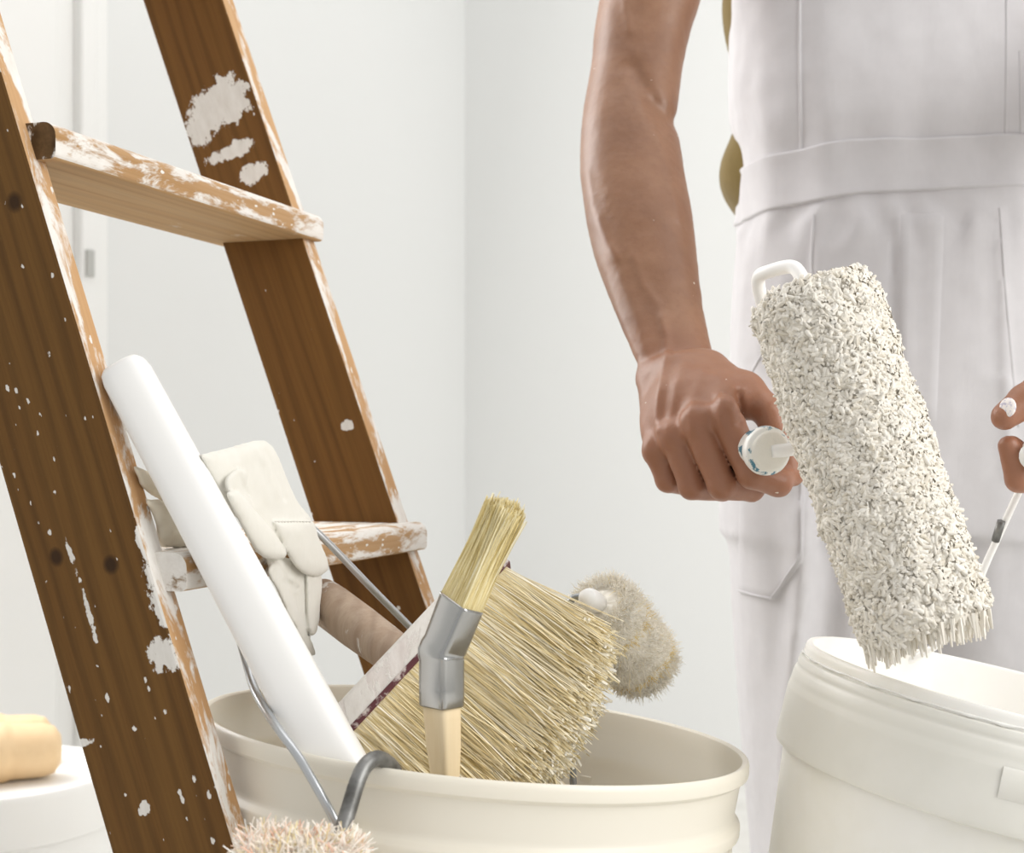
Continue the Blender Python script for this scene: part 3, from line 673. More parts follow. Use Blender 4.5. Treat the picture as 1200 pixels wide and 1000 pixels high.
# ------------------------------------------------------------------ gloves and rag on the lower tread
def sdf_obj(fld, name, mat, parent, it=1, **kw):
    V, Q = fld.mesh(); V = relax(V, Q, it); return part(name, fast_mesh(name, V, Q), mat, parent, **kw)
def glove_field(lo, hi): return Field(np.minimum(lo, hi) - .02, np.maximum(lo, hi) + .02, .0017)
def nose_Y(px): return .510 / (.331 + .9436 * (600 - px) / F_PX)      # depth of the lower tread's nose at a pixel column
def inside(x, y, poly):
    c = np.zeros(x.shape, bool); n = len(poly)
    for i_ in range(n):
        (x1, y1), (x2, y2) = poly[i_], poly[(i_ + 1) % n]
        if y1 != y2: c ^= ((y1 > y) != (y2 > y)) & (x < (x2 - x1) * (y - y1) / (y2 - y1) + x1)
    return c
def pillow(fld, poly, dY, T, rim, k=.003, lean=0.0, pyref=610):
    """a stuffed cloth panel: rounded outline, thickness T, lying along the tread"""
    poly = [tuple(p) for p in catmull(poly + [poly[0]], 5)[:-1]]; xs = [p[0] for p in poly]; ys = [p[1] for p in poly]
    c = [npat(x_, y_, nose_Y(x_) + dY + lean * (pyref - y_)) for x_, y_ in ((min(xs), min(ys)), (max(xs), max(ys)), (min(xs), max(ys)), (max(xs), min(ys)))]
    lo, hi = np.min(c, 0) - T - .01, np.max(c, 0) + T + .01; sl, g_ = fld.sub(lo, hi); X, Y, Z = np.broadcast_arrays(*g_); sh = X.shape
    X, Y, Z = [v.ravel().astype(float) for v in (X, Y, Z)]; px, py = 600 + X / Y * F_PX, HOR - (Z - CAMZ) / Y * F_PX
    d = poly_dist(px, py, poly + [poly[0]]) / F_PX * Y; d = np.where(inside(px, py, poly), -d, d)
    off = np.abs(Y - (nose_Y(px) + dY + lean * (pyref - py))) * .9; th = T * np.sqrt(np.clip(1 - (1 - np.clip(-d / rim, 0, 1)) ** 2, 0, 1))
    f_ = np.where(d > 0, np.sqrt(d * d + off * off) + .0006, np.where(d > -rim, (off - th) * .7, off - th)).reshape(sh).astype(np.float32)
    F = fld.F[sl]; hh = np.maximum(k - np.abs(F - f_), 0) / k; fld.F[sl] = np.minimum(F, f_) - hh * hh * k * .25
g1 = thing('work_glove', 'white cotton work glove propped over the lower ladder tread, fingers down', 'glove', tuple(at(330, 640, 1.03)), 'cotton work gloves')
fl = Field(np.array([-.26, .90, .56]), np.array([-.10, 1.13, .75]), .0015)
pillow(fl, [(233, 533), (262, 526), (300, 516), (315, 519), (326, 534), (336, 560), (349, 588), (366, 614), (345, 640), (320, 640), (298, 628), (276, 606), (259, 580), (246, 556)], -.012, .0100, .014, lean=.00012)
pillow(fl, [(318, 610), (344, 609), (366, 610), (374, 632), (385, 660), (382, 671), (367, 676), (349, 668), (334, 645)], -.024, .0100, .012, .002)
pillow(fl, [(264, 578), (278, 576), (298, 597), (320, 622), (334, 643), (335, 653), (322, 657), (306, 652), (292, 634), (276, 604)], -.032, .0100, .010, .002)
pillow(fl, [(266, 580), (264, 563), (273, 552), (283, 549), (290, 556), (289, 572), (296, 588), (300, 600), (288, 592), (276, 578)], -.022, .006, .0045, .003)
idx, P = fl.near(.006); X_, Y_ = px_of(P)
dsp = .0009 * fbm(P, 60, 2) + .0004 * fbm(P, 240, 5)
dsp -= .0014 * np.exp(-(poly_dist(X_, Y_, [(318, 612), (364, 611)]) / 1.5) ** 2) + .0022 * np.exp(-(poly_dist(X_, Y_, [(281, 556), (283, 566), (290, 580)]) / 2.6) ** 2) + .0012 * np.exp(-(poly_dist(X_, Y_, [(312, 530), (322, 556), (334, 585)]) / 3) ** 2)
dsp += .0016 * np.exp(-(poly_dist(X_, Y_, [(300, 524), (314, 545), (326, 580)]) / 5) ** 2) + .0010 * np.exp(-(poly_dist(X_, Y_, [(300, 556), (318, 590)]) / 5) ** 2)
fl.F[idx] -= dsp.astype(np.float32); gsh = sdf_obj(fl, 'glove_shell', M['glove'], g1)
gb_ = BVHTree.FromPolygons([tuple(v.co + g1.location) for v in gsh.data.vertices], [tuple(p.vertices) for p in gsh.data.polygons])
def on_glove(px, py):
    h = gb_.ray_cast(Vector((0, 0, CAMZ)), (at(px, py, 1) - Vector((0, 0, CAMZ))).normalized()); return h[0] if h[0] is not None else at(px, py, nose_Y(px) - .02)
for x_ in np.arange(322, 362, 3.6): part('stitch', tube_mesh([on_glove(x_, 612), on_glove(x_ + 2.1, 611.6)], .0006, 6, 1, smooth_path=False), M['seam_grey'], g1)
g2 = thing('work_glove', 'crumpled white work glove dangling below the lower ladder tread', 'glove', tuple(at(340, 700, 1.04)), 'cotton work gloves')
fl = Field(np.array([-.21, .93, .50]), np.array([-.12, 1.13, .63]), .0015)
pillow(fl, [(310, 652), (350, 655), (374, 666), (376, 700), (372, 735), (358, 742), (348, 735), (336, 705), (318, 675)], -.008, .006, .006)
pillow(fl, [(320, 655), (333, 668), (346, 705), (350, 735), (340, 728), (328, 700), (314, 672)], -.014, .006, .004, .002)
pillow(fl, [(358, 668), (376, 670), (376, 712), (371, 742), (362, 742), (359, 712)], -.016, .006, .004, .002)
pillow(fl, [(345, 715), (358, 735), (368, 758), (369, 768), (360, 769), (353, 752), (343, 735)], -.010, .0045, .004, .002)
pillow(fl, [(336, 672), (350, 678), (352, 692), (344, 700), (336, 690)], -.012, .005, .004, .002)
idx, P = fl.near(.006); X_, Y_ = px_of(P)
fl.F[idx] -= (.0016 * fbm(P * np.array([1, 1, .35]), 130, 4) + .0005 * fbm(P, 300, 1) - .003 * np.exp(-(poly_dist(X_, Y_, [(336, 682), (348, 690)]) / 3) ** 2)).astype(np.float32); sdf_obj(fl, 'glove_shell', M['glove'], g2)
rg = thing('folded_rag', 'beige and white folded rag lying on the lower ladder tread behind the paddle', 'rag', tuple(at(205, 640, .93)))
fl = Field(np.array([-.30, .88, .56]), np.array([-.17, 1.10, .71]), .0016)
pillow(fl, [(172, 590), (200, 586), (240, 594), (250, 625), (240, 641), (196, 642), (186, 638), (182, 612)], .060, .013, .014, .003)
pillow(fl, [(156, 545), (172, 552), (200, 566), (228, 588), (226, 600), (200, 592), (176, 580), (164, 568)], .068, .007, .007, .003)
pillow(fl, [(170, 584), (196, 588), (222, 600), (224, 608), (196, 600), (174, 594)], .052, .007, .005, .003)
idx, P = fl.near(.006); fl.F[idx] -= (.0022 * fbm(P * np.array([.5, .5, 1.6]), 110, 6) + .0008 * fbm(P, 260, 2)).astype(np.float32); sdf_obj(fl, 'rag_cloth', M['rag'], rg)

# ------------------------------------------------------------------ lidded pail behind the ladder, pale wooden rollers on it
lp = at(-18, 903, 1.72); LPR = .155
lpail = thing('lidded_pail', 'white lidded pail on the floor behind the ladder', 'bucket', (lp.x, lp.y, 0))
zt_ = lp.z
part('pail_body', lathe_mesh(smooth_profile([(0, .002), (LPR * .86, .002), (LPR * .88, .006), (LPR * .975, zt_ - .05), (LPR * .975, zt_ - .02), (0, zt_ - .02)], .003), 72, M=Matrix.Translation((lp.x, lp.y, 0))), M['pail'], lpail)
part('lid', lathe_mesh(smooth_profile([(0, zt_ - .006), (LPR * .90, zt_ - .006), (LPR * .92, zt_), (LPR, zt_), (LPR * 1.015, zt_ - .006), (LPR * 1.02, zt_ - .060), (LPR * .98, zt_ - .062), (LPR * .98, zt_ - .03), (0, zt_ - .03)], .003), 72, M=Matrix.Translation((lp.x, lp.y, 0))), M['pail'], lpail)
def dowel(name, lab, a, b, r, grp):
    o = thing(name, lab, 'roller', tuple((a + b) / 2 - np.array([0, 0, r])), grp); d = (b - a); L = np.linalg.norm(d)
    ts = [0, .01, .05, .55, .58, .85, .95, 1.0]; rs = [.80, .95, 1.0, 1.0, .92, .9, .78, .5]
    part('roller_body', tube_mesh([a + d * t for t in np.linspace(0, 1, 40)], [r * float(np.interp(u_, ts, rs)) for u_ in np.linspace(0, 1, 40)], 28, 1, smooth_path=False), M['roller_wood'], o)
    dn = d / L; part('bore', tube_mesh([a - dn * .0012, a + dn * .002], .012, 16, 1, smooth_path=False), M['dark_steel'], o)
zr = zt_ - .006
dowel('wooden_roller', 'pale wooden roller with a rounded end lying on the white pail lid', np.array([lp.x - .035, lp.y - .06, zr + .036]), np.array([lp.x + .093, lp.y - .005, zr + .033]), .036, None)
dowel('wooden_roller', 'smaller pale wooden roller behind the larger one on the white pail lid', np.array([lp.x - .075, lp.y + .055, zr + .030]), np.array([lp.x + .055, lp.y + .075, zr + .032]), .031, None)

# ------------------------------------------------------------------ bucket in the painter's left hand
BY, BR = 1.08, .153
bc = at(1182, 806, BY); bk = thing('paint_bucket', 'frosted white paint bucket with a deep grey collar hanging from the painter\'s hand', 'bucket', (bc.x, bc.y, bc.z - .31))
BM = Matrix.Translation(bc) @ Matrix.Rotation(math.radians(12), 4, 'Y') @ Matrix.Rotation(math.radians(1.0), 4, 'X')
body = [(0, -.305), (.132, -.305), (.149, -.08), (.148, -.002), (.1485, 0), (.1525, .0), (.1535, -.003), (.1535, -.012), (.1545, -.075), (.1540, -.085), (.137, -.308), (.133, -.312), (0, -.312)]
part('bucket_body', lathe_mesh(smooth_profile(body, .0012), 128, M=BM), M['bucket'], bk)
coll = [(.1530, -.010), (.1560, -.011), (.1570, -.016), (.1565, -.019), (.1580, -.021), (.1590, -.026), (.1592, -.030), (.1605, -.036), (.1615, -.074), (.1610, -.078), (.1570, -.079), (.1545, -.070), (.1530, -.010)]
part('collar', lathe_mesh(smooth_profile(coll, .0011), 128, M=BM), M['collar'], bk, 'deep frosted collar below the rim')
# pull tab window on the collar
for a0 in (-108, ):
    pts = []
    rows = []
    for z_ in (-.034, -.036, -.054, -.056):
        pro = .0 if z_ in (-.034, -.056) else .0016
        rows.append([BM @ Vector(((.1602 + pro) * math.cos(math.radians(q)), (.1602 + pro) * math.sin(math.radians(q)), z_)) for q in np.linspace(a0 - 0, a0 + 34, 18)])
    V = np.array([[tuple(p) for p in r] for r in rows]).reshape(-1, 3); n = 18
    Q = np.array([[i * n + j, i * n + j + 1, (i + 1) * n + j + 1, (i + 1) * n + j] for i in range(3) for j in range(n - 1)])
    part('tear_tab', fast_mesh('tab', V, Q), M['collar'], bk)
part('paint_fill', lathe_mesh([(0, -.060), (.1495, -.060), (.1495, -.064), (0, -.064)], 96, M=BM), M['paint'], bk, 'white paint inside')
# paint runs and dried blobs round the rim
pts = []; rad_ = []
for k in range(181):
    q = k / 180 * 2 * math.pi; v = float(fbm(np.array([[math.cos(q) * 3, math.sin(q) * 3, 0]]), 5.0, 4, 3)[0]); pts.append(tuple(BM @ Vector((.1540 * math.cos(q), .1540 * math.sin(q), -.0085 - .0015 * v)))); rad_.append(.0006 + .0022 * max(0, v + .1))
part('paint_crust', tube_mesh(pts, rad_, 8, 1, smooth_path=False), M['paint'], bk, 'dried paint beaded round the rim')
hand_c = npat(1219, 536, 1.085)
ear1 = np.array(BM @ Vector((-.05, .158, -.03))); ear2 = np.array(BM @ Vector((.05, -.158, -.03)))
gd = np.array([-.42, -.907, 0.02]); gd /= np.linalg.norm(gd); ga, gb = hand_c - gd * .055, hand_c + gd * .055
w1 = [ear1, npat(1118, 740, 1.205), npat(1158, 655, 1.175), npat(1190, 585, 1.155), npat(1205, 556, 1.148), ga - gd * .002, ga + gd * .02, hand_c, gb - gd * .02, gb + gd * .004, (gb + ear2) / 2 + np.array([.02, -.025, .01]), ear2]
part('bail', tube_mesh(w1, .0031, 10, 6), M['white_lacquer'], bk, 'thin paint-smeared wire bail')
part('bail_grip', tube_mesh([ga, (ga + gb) / 2, gb], .0105, 18, 6), M['white_lacquer'], bk, 'white plastic grip')
sm_ = npat(1172, 622, 1.163); part('bare_wire', tube_mesh([npat(1166.5, 634, 1.1675), npat(1173.5, 611, 1.159)], .0034, 10, 2, smooth_path=False), M['dark_steel'], bk)

# ------------------------------------------------------------------ the big paint roller in the right hand
pr = thing('paint_roller', 'thick shaggy roller soaked with white paint, held in the painter\'s fist', 'paint roller', tuple(at(1085, 760, .975)))
ra, rb = npat(950, 342, 1.030), npat(1088, 742, .975); d = rb - ra; L = np.linalg.norm(d); d /= L; e = np.cross(d, [0, 1., 0]); e /= np.linalg.norm(e); g = np.cross(d, e); RR = .0445
nt, nq = 260, 260; t, q = np.meshgrid(np.linspace(0, 1, nt), np.arange(nq) / nq * 2 * math.pi, indexing='ij')
edge = np.minimum(t, 1 - t) * L; rr = RR + .0006 - np.maximum(.012 - edge, 0) ** 2 * 50
Pb = ra + d * (L * t)[..., None] + (np.cos(q)[..., None] * e + np.sin(q)[..., None] * g) * rr[..., None]; Pf = Pb.reshape(-1, 3)
h_ = .0032 * fbm(Pf, 75, 1, 2) + .0026 * fbm(Pf, 190, 2, 3); Rn = (np.cos(q)[..., None] * e + np.sin(q)[..., None] * g).reshape(-1, 3)
V = Pf + Rn * h_[:, None] + d * (.003 * fbm(Pf, 60, 7, 2))[:, None]
Q = np.array([]); i, j = np.meshgrid(np.arange(nt - 1), np.arange(nq), indexing='ij'); j2 = (j + 1) % nq; Q = np.stack([i * nq + j, i * nq + j2, (i + 1) * nq + j2, (i + 1) * nq + j], -1).reshape(-1, 4)
V = np.vstack([V, ra[None] + d * .004, rb[None] - d * .004]); k = np.arange(nq); k2 = (k + 1) % nq
tr = np.vstack([np.stack([np.full(nq, nt * nq), k2, k], -1), np.stack([np.full(nq, nt * nq + 1), (nt - 1) * nq + k, (nt - 1) * nq + k2], -1)])
part('sleeve', fast_mesh('sleeve', V, [Q, tr]), M['nap_base'], pr)
N = 15000; t = RNG.uniform(-.004, 1.006, N); q = RNG.random(N) * 2 * math.pi; rd = np.cos(q)[:, None] * e + np.sin(q)[:, None] * g; tg = np.cross(rd, d)
edge = np.clip(np.minimum(t, 1 - t) * L, 0, 1); rr = RR - np.maximum(.012 - edge, 0) ** 2 * 50
root = ra + d * (L * t)[:, None] + rd * rr[:, None]; fl_ = fbm(root, 60, 9, 2); ang = fl_ * 3.2 + RNG.standard_normal(N) * .7 + 1.2
lay = np.cos(ang)[:, None] * d + np.sin(ang)[:, None] * tg; ln = RNG.uniform(.0022, .0060, N)
root = root + rd * (.0034 * fbm(root, 75, 1, 2) + .0005)[:, None]
tip = root + lay * ln[:, None] + rd * (ln * RNG.uniform(.0, .45, N))[:, None]; bend = -rd * (ln * .30)[:, None] + RNG.standard_normal((N, 3)) * .0014
nme = hair_mesh(root, tip, RNG.uniform(.0013, .0024, N), RNG.uniform(.0008, .0016, N), bend, 3, 5); nme.polygons.foreach_set('use_smooth', np.ones(len(nme.polygons), bool))
part('nap', nme, M['nap'], pr, 'shaggy paint-soaked nap', 'stuff')
# strings of wet paint at the lower end
N = 260; q = RNG.random(N) * 2 * math.pi; rad_ = RR * np.sqrt(RNG.uniform(.2, 1, N)); root = rb - d * .004 + (np.cos(q)[:, None] * e + np.sin(q)[:, None] * g) * rad_[:, None]
part('paint_strings', hair_mesh(root, root + d * RNG.uniform(.002, .010, N)[:, None] + np.array([0, 0, -1.]) * RNG.uniform(0, .012, N)[:, None], .0016, .0007, None, 3, 4), M['nap'], pr, None, 'stuff')
disc = npat(903, 529, 1.070); vdir = np.array([.30, -.93, -.06]); vdir /= np.linalg.norm(vdir)
fr_path = [disc + vdir * .001, npat(925, 527, 1.070), npat(948, 520, 1.085), npat(935, 470, 1.10), npat(905, 395, 1.095), npat(892, 350, 1.085), npat(889, 326, 1.075), npat(902, 318, 1.062), npat(928, 313, 1.045), npat(940, 326, 1.036), npat(949, 345, 1.03)]
part('frame', tube_mesh(fr_path, .0052, 16, 8), M['white_lacquer'], pr, 'white painted wire frame')
hs = [disc - vdir * s_ for s_ in (0, .003, .008, .012, .02, .06, .11, .125)]
part('handle', tube_mesh(hs, [.0150, .0185, .0190, .0178, .0135, .0145, .0150, .012], 32, 4), M['grip'], pr, 'white handle with teal paint marks')
cap = [disc + vdir * s_ for s_ in (-.002, .0015, .003)]; part('plug', tube_mesh(cap, [.0165, .0145, .009], 28, 4), M['plug'], pr)

# ------------------------------------------------------------------ the painter
skin_V, skin_Q = [], []
def put(V, Q):
    off = sum(len(v) for v in skin_V); skin_V.append(V); skin_Q.append(Q + off)
PXB, PYB = 1058, 1.54                     # body axis
BX = at(PXB, 0, PYB).x
# right arm and hand, one field
fl = Field((.035, 1.045, .595), (.300, 1.60, 1.40), .0019)
oy = [(-230, 808, 66, 1.50), (-120, 790, 64, 1.475), (-40, 770, 61, 1.44), (0, 762, 59.5, 1.425), (40, 752, 56, 1.41), (75, 747, 53.5, 1.395), (110, 741, 54.5, 1.38), (140, 737, 55.5, 1.365), (200, 740, 60.5, 1.34), (250, 748, 62.5, 1.318), (300, 756, 60, 1.292), (350, 768, 53.5, 1.262), (400, 783, 48, 1.228), (425, 792, 46, 1.212), (445, 799, 44, 1.20)]
zs, cx, cy, rx, ry = [], [], [], [], []
for y_, c_, h2, Y_ in oy:
    p = at(c_, y_, Y_); zs.append(p.z); cx.append(p.x); cy.append(p.y); w_ = h2 / F_PX * Y_; rx.append(w_)
    ry.append(w_ * (1.0 if y_ < 300 else np.interp(y_, [300, 425], [.95, .66])))
fl.zt(zs, cx, cy, rx, ry, .012, 2.15)
MC = dict(i=(851, 489, 1.108), m=(818, 499, 1.116), r=(792, 515, 1.130), p=(771, 530, 1.146))
WR = dict(i=(828, 436, 1.185), m=(806, 436, 1.18), r=(784, 440, 1.185), p=(768, 446, 1.20))
for f_, r0_, r1_ in (('i', .018, .0128), ('m', .018, .0125), ('r', .017, .0118), ('p', .0155, .0112)): fl.cone(npat(*WR[f_]), npat(*MC[f_]), r0_, r1_, .010)
fl.ell(npat(812, 490, 1.158), (.036, .026, .034), .012); fl.ell(npat(800, 530, 1.168), (.026, .024, .028), .012)
PI = dict(i=(881, 556, 1.098), m=(846, 569, 1.110), r=(811, 570, 1.126), p=(783, 563, 1.146)); DI = dict(i=(912, 567, 1.108), m=(880, 573, 1.132), r=(846, 574, 1.152), p=(812, 570, 1.170)); TI = dict(i=(926, 556, 1.124), m=(898, 560, 1.150), r=(866, 560, 1.168), p=(832, 560, 1.185))
for f_, q_ in (('p', .92), ('r', 1.0), ('m', 1.07), ('i', 1.08)):
    a_, b_, c_, d_ = npat(*MC[f_]), npat(*PI[f_]), npat(*DI[f_]), npat(*TI[f_]); k_ = .0016
    fld = fl
    fl.cone(a_, b_, .0122 * q_, .0104 * q_, k_); fl.cone(b_, c_, .0108 * q_, .0095 * q_, .003); fl.cone(c_, d_, .0095 * q_, .0078 * q_, .003)
    fl.ell(a_ + np.array([-.001, -.002, .003]), (.0125 * q_, .0118 * q_, .0125 * q_), .006)
# thumb with its pad, running down behind the handle end
fl.cone(npat(822, 440, 1.19), npat(872, 460, 1.155), .018, .0155, .012); fl.cone(npat(872, 460, 1.155), npat(900, 482, 1.138), .0158, .0128, .008); fl.cone(npat(900, 482, 1.138), npat(914, 520, 1.132), .0125, .0112, .004); fl.cone(npat(914, 520, 1.132), npat(930, 557, 1.124), .0112, .0085, .004)
fl.ell(npat(850, 470, 1.15), (.020, .018, .018), .012); fl.cone(npat(846, 530, 1.135), npat(872, 556, 1.118), .012, .010, .004)
idx, P = fl.near(.007); X_, Y_ = px_of(P); frontw = np.clip((1.0 + 0 * X_), 0, 1)
def ridge(pts, amp, wpx): return amp * np.exp(-(poly_dist(X_, Y_, pts) / wpx) ** 2)
dsp = ridge([(776, 372), (781, 395), (781, 418), (775, 440), (770, 470), (769, 505)], .0023, 5.0) + ridge([(742, 300), (752, 330), (770, 356), (778, 385)], .0011, 5)
dsp += ridge([(800, 430), (792, 455), (786, 485)], .0011, 5) + ridge([(824, 436), (814, 462), (806, 486)], .0011, 5) + ridge([(846, 444), (846, 465), (852, 482)], .0008, 5)
dsp += ridge([(688, 205), (694, 240), (712, 285), (722, 300)], .0014, 6) + ridge([(768, 150), (784, 200), (796, 255)], .0011, 7) + ridge([(732, 0), (737, 35)], .0014, 5) + ridge([(700, 260), (722, 310), (748, 372), (756, 410)], .0012, 8)
dsp -= ridge([(742, 80), (756, 106), (768, 130), (778, 148)], .0040, 11) + ridge([(766, 120), (790, 142), (800, 150)], .0026, 9) + ridge([(864, 462), (868, 480), (866, 496)], .0030, 4.5) + ridge([(806, 480), (803, 500)], .0010, 5) + ridge([(836, 470), (834, 494)], .0012, 5)
for pk in (PI['i'], PI['m'], PI['r'], PI['p']):
    for o_ in (-5, 0, 5): dsp -= ridge([(pk[0] - 9, pk[1] + o_ - 2), (pk[0] + 9, pk[1] + o_ - 4)], .0004, 1.4)
dsp += .0006 * fbm(P, 60, 3) + .00022 * fbm(P, 260, 8)
for yk in (505, 512, 519): dsp -= 0
fl.F[idx] -= dsp.astype(np.float32); V, Q = fl.mesh(); V = relax(V, Q, 1); put(V, Q)
# left arm and hand
fl = Field((.30, 1.00, .60), (.72, 1.62, 1.42), .0030)
def LP(px, py, Y): return npat(px, py, Y)
g0 = hand_c
def gp(along, side, upv): return g0 + gd * along + np.array([1., .1, 0]) / 1.005 * side + np.array([0, 0, 1.]) * upv
fl2 = Field(g0 - np.array([.075, .09, .085]), g0 + np.array([.09, .13, .16]), .0018)
for j_, (al, q_) in enumerate(((.034, 1.0), (.012, 1.05), (-.011, 1.0), (-.032, .88))):
    a_, b_, c_, d_ = gp(al, .028, .026), gp(al + .002, .024, -.018), gp(al + .001, -.014, -.0165 - .001), gp(al, -.0215, .008)
    fl2.cone(gp(al * .75 - .01, .036, .105), a_, .016, .0125 * q_, .010); fl2.cone(a_, b_, .0120 * q_, .0105 * q_, .002); fl2.cone(b_, c_, .0098 * q_, .0088 * q_, .003); fl2.cone(c_, d_, .0090 * q_, .0078 * q_, .003)
fl2.ell(gp(0, .022, .045), (.026, .040, .040), .012); fl2.cone(gp(-.012, .034, .10), gp(-.02, .05, .17), .027, .027, .014)
fl2.cone(gp(.0, .016, .080), gp(.024, .010, .056), .0165, .0140, .010); fl2.cone(gp(.024, .010, .056), gp(.038, -.008, .041), .0135, .0122, .004); fl2.cone(gp(.038, -.008, .041), gp(.043, -.0235, .029), .0122, .0100, .004)
idx, P = fl2.near(.006); fl2.F[idx] -= (.0005 * fbm(P, 90, 3)).astype(np.float32); V, Q = fl2.mesh(); V = relax(V, Q, 1); put(V, Q)
fl.cone(gp(-.014, .036, .115), gp(-.06, .09, .28), .028, .046, .02); fl.cone(gp(-.06, .09, .28), np.array([.655, 1.40, 1.10]), .046, .046, .02); fl.cone(np.array([.655, 1.40, 1.10]), np.array([.640, 1.53, 1.36]), .048, .058, .02); V, Q = fl.mesh(); put(V, Q)
# head, neck, trunk and ankles inside the clothes
fl = Field((BX - .24, 1.38, .02), (BX + .24, 1.72, 1.80), .006)
hc = np.array([BX, 1.53, 1.655])
fl.zt([.95, 1.05, 1.2, 1.33, 1.40, 1.44], [BX] * 6, [1.555] * 6, [.155, .15, .165, .175, .15, .09], [.105, .1, .11, .115, .10, .075], .02); fl.cone((BX, 1.565, 1.40), (BX, 1.55, 1.56), .06, .056, .03)
fl.ell(hc + np.array([0, .012, .02]), (.076, .098, .100), .02); fl.ell(hc + np.array([0, -.025, -.055]), (.058, .066, .064), .03); fl.cone(hc + np.array([0, -.088, .012]), hc + np.array([0, -.108, -.024]), .008, .0125, .010)
for s_ in (-1, 1):
    fl.cone(hc + np.array([s_ * .028, -.078, .022]), hc + np.array([s_ * .036, -.076, .022]), .012, .012, .006, op='s'); fl.ell(hc + np.array([s_ * .031, -.066, .010]), (.014, .014, .012), .004); fl.ell(hc + np.array([s_ * .079, .012, -.005]), (.009, .018, .030), .006)
    fl.cone((BX + s_ * .09, 1.56, .95), (BX + s_ * .09, 1.56, .5), .08, .06, .02); fl.cone((BX + s_ * .09, 1.56, .5), (BX + s_ * .09, 1.57, .07), .055, .038, .02); fl.ell((BX + s_ * .185, 1.54, 1.36), (.055, .055, .05), .03)
fl.cone(hc + np.array([-.022, -.088, -.058]), hc + np.array([.022, -.088, -.058]), .006, .006, .006); V, Q = fl.mesh(); put(V, Q)
me = fast_mesh('body', np.vstack(skin_V), np.vstack(skin_Q))
man = bpy.data.objects.new('person', me); COL.objects.link(man); me.materials.append(M['skin']); man.location = (BX, 1.55, 0); me.transform(Matrix.Translation((-BX, -1.55, 0)))
man['label'] = 'person in white bib overalls and olive shirt, holding a roller and a bucket'; man['category'] = 'person'
# thumb nail with paint
bm = bmesh.new(); bmesh.ops.create_uvsphere(bm, u_segments=16, v_segments=10, radius=1.0); me = bm_mesh(bm, smooth=True)
tn = gp(.0425, -.026, .0285); Rt = Vector((-.50, -.80, .32)).to_track_quat('Z', 'Y').to_matrix().to_4x4(); me.transform(Matrix.Translation(Vector(gp(.0420, -.0190, .0325)) + Vector((-.50, -.80, .32)) * .0100) @ Rt @ Matrix.Diagonal((.0062, .0078, .0022, 1))); part('thumb_nail', me, M['nail'], man, 'paint-smeared thumb nail')
# hair
fl = Field(hc - .16, hc + .17, .004); fl.ell(hc + np.array([0, .022, .032]), (.082, .098, .098), .01); fl.add(lambda x, y, z: (y - hc[1] + .055) * -1 + (z - hc[2]) * -.45 + .0 + 0 * x, hc - .2, hc + .2, .01, 's') if False else None
def cut(x, y, z): return np.maximum(-(z - hc[2] - .045 - (hc[1] - y) * .35), -1) * -1 + 0 * x
fl.F = np.maximum(fl.F, (np.broadcast_to(-( (fl.lo[2] + np.arange(fl.n[2]) * fl.h)[None, None, :] - hc[2] - .02 - (hc[1] - (fl.lo[1] + np.arange(fl.n[1]) * fl.h))[None, :, None] * .55), fl.F.shape)).astype(np.float32) * .8)
V, Q = fl.mesh(); part('hair', fast_mesh('hair', V, Q), M['hair'], man)

# overalls
fl = Field((BX - .25, 1.37, .02), (BX + .25, 1.73, 1.36), .0045)
def zpx(y_): return at(0, y_, PYB).z
def hw(xl): return (PXB - xl) / F_PX * PYB
yy = [-100, 0, 60, 120, 160, 190, 200, 240, 258, 275, 300, 350, 420, 500, 560, 620]; xl = [862, 857, 855, 855, 859, 868, 868.5, 869, 870, 867, 864, 861, 859, 856, 854, 854]
ryv = [.118, .118, .119, .121, .120, .114, .113, .114, .115, .119, .122, .125, .127, .128, .125, .118]
fl.zt([zpx(v) for v in yy], [BX] * len(yy), [PYB] * len(yy), [hw(v) for v in xl], ryv, .01, 2.5)
for s_ in (-1, 1):
    ly = [470, 560, 640, 720, 800, 900, 1000, 1100, 1200, 1235]; lo_ = [860, 856, 856, 861, 866, 872, 882, 888, 890, 890]; hwid = [.088, .0945, .0955, .092, .088, .083, .078, .076, .078, .080]
    c_ = [BX + s_ * (hw(o_) - h_) for o_, h_ in zip(lo_, hwid)]
    fl.zt([zpx(v) for v in ly], c_, [PYB + .0 + .0 * v for v in ly], hwid, [.112, .112, .110, .105, .100, .095, .090, .09, .09, .09], .03, 2.3)
idx, P = fl.near(.02); X_, Y_ = px_of(P); fr_ = np.where(P[:, 1] < PYB + .03, 1.0, 0)
dsp = .0028 * fbm(P * np.array([1, 1, .22]), 26, 2, 3) + .0012 * fbm(P * np.array([1, .6, 1]), 40, 5, 2)
dsp += np.exp(-((Y_ - 262) / 26) ** 2) * .0028 * np.sin(X_ / 7.5 + 2 * fbm(P, 30, 3, 1)) * fr_ + np.exp(-((Y_ - 165) / 45) ** 2) * .0018 * np.sin(X_ / 11. + 1)
def rg2(pts, amp, w): return amp * np.exp(-(poly_dist(X_, Y_, pts) / w) ** 2) * fr_
dsp += rg2([(958, 250), (956, 330), (960, 400)], .002, 8) - rg2([(948, 252), (946, 330), (944, 380)], .002, 9) + rg2([(1058, 250), (1062, 420)], .0025, 8) - rg2([(1047, 248), (1045, 480)], .003, 4)
dsp += rg2([(943, 600), (940, 700), (927, 800), (919, 900), (910, 1000)], .010, 14) - rg2([(968, 560), (975, 660), (960, 800), (950, 900)], .014, 22) + rg2([(1172, 250), (1178, 400), (1185, 560)], .004, 7)
fl.F[idx] -= dsp.astype(np.float32); V, Q = fl.mesh(); V = relax(V, Q, 2)
ov = part('overalls', fast_mesh('overalls', V, Q), M['overalls'], man, 'white cotton bib overalls')
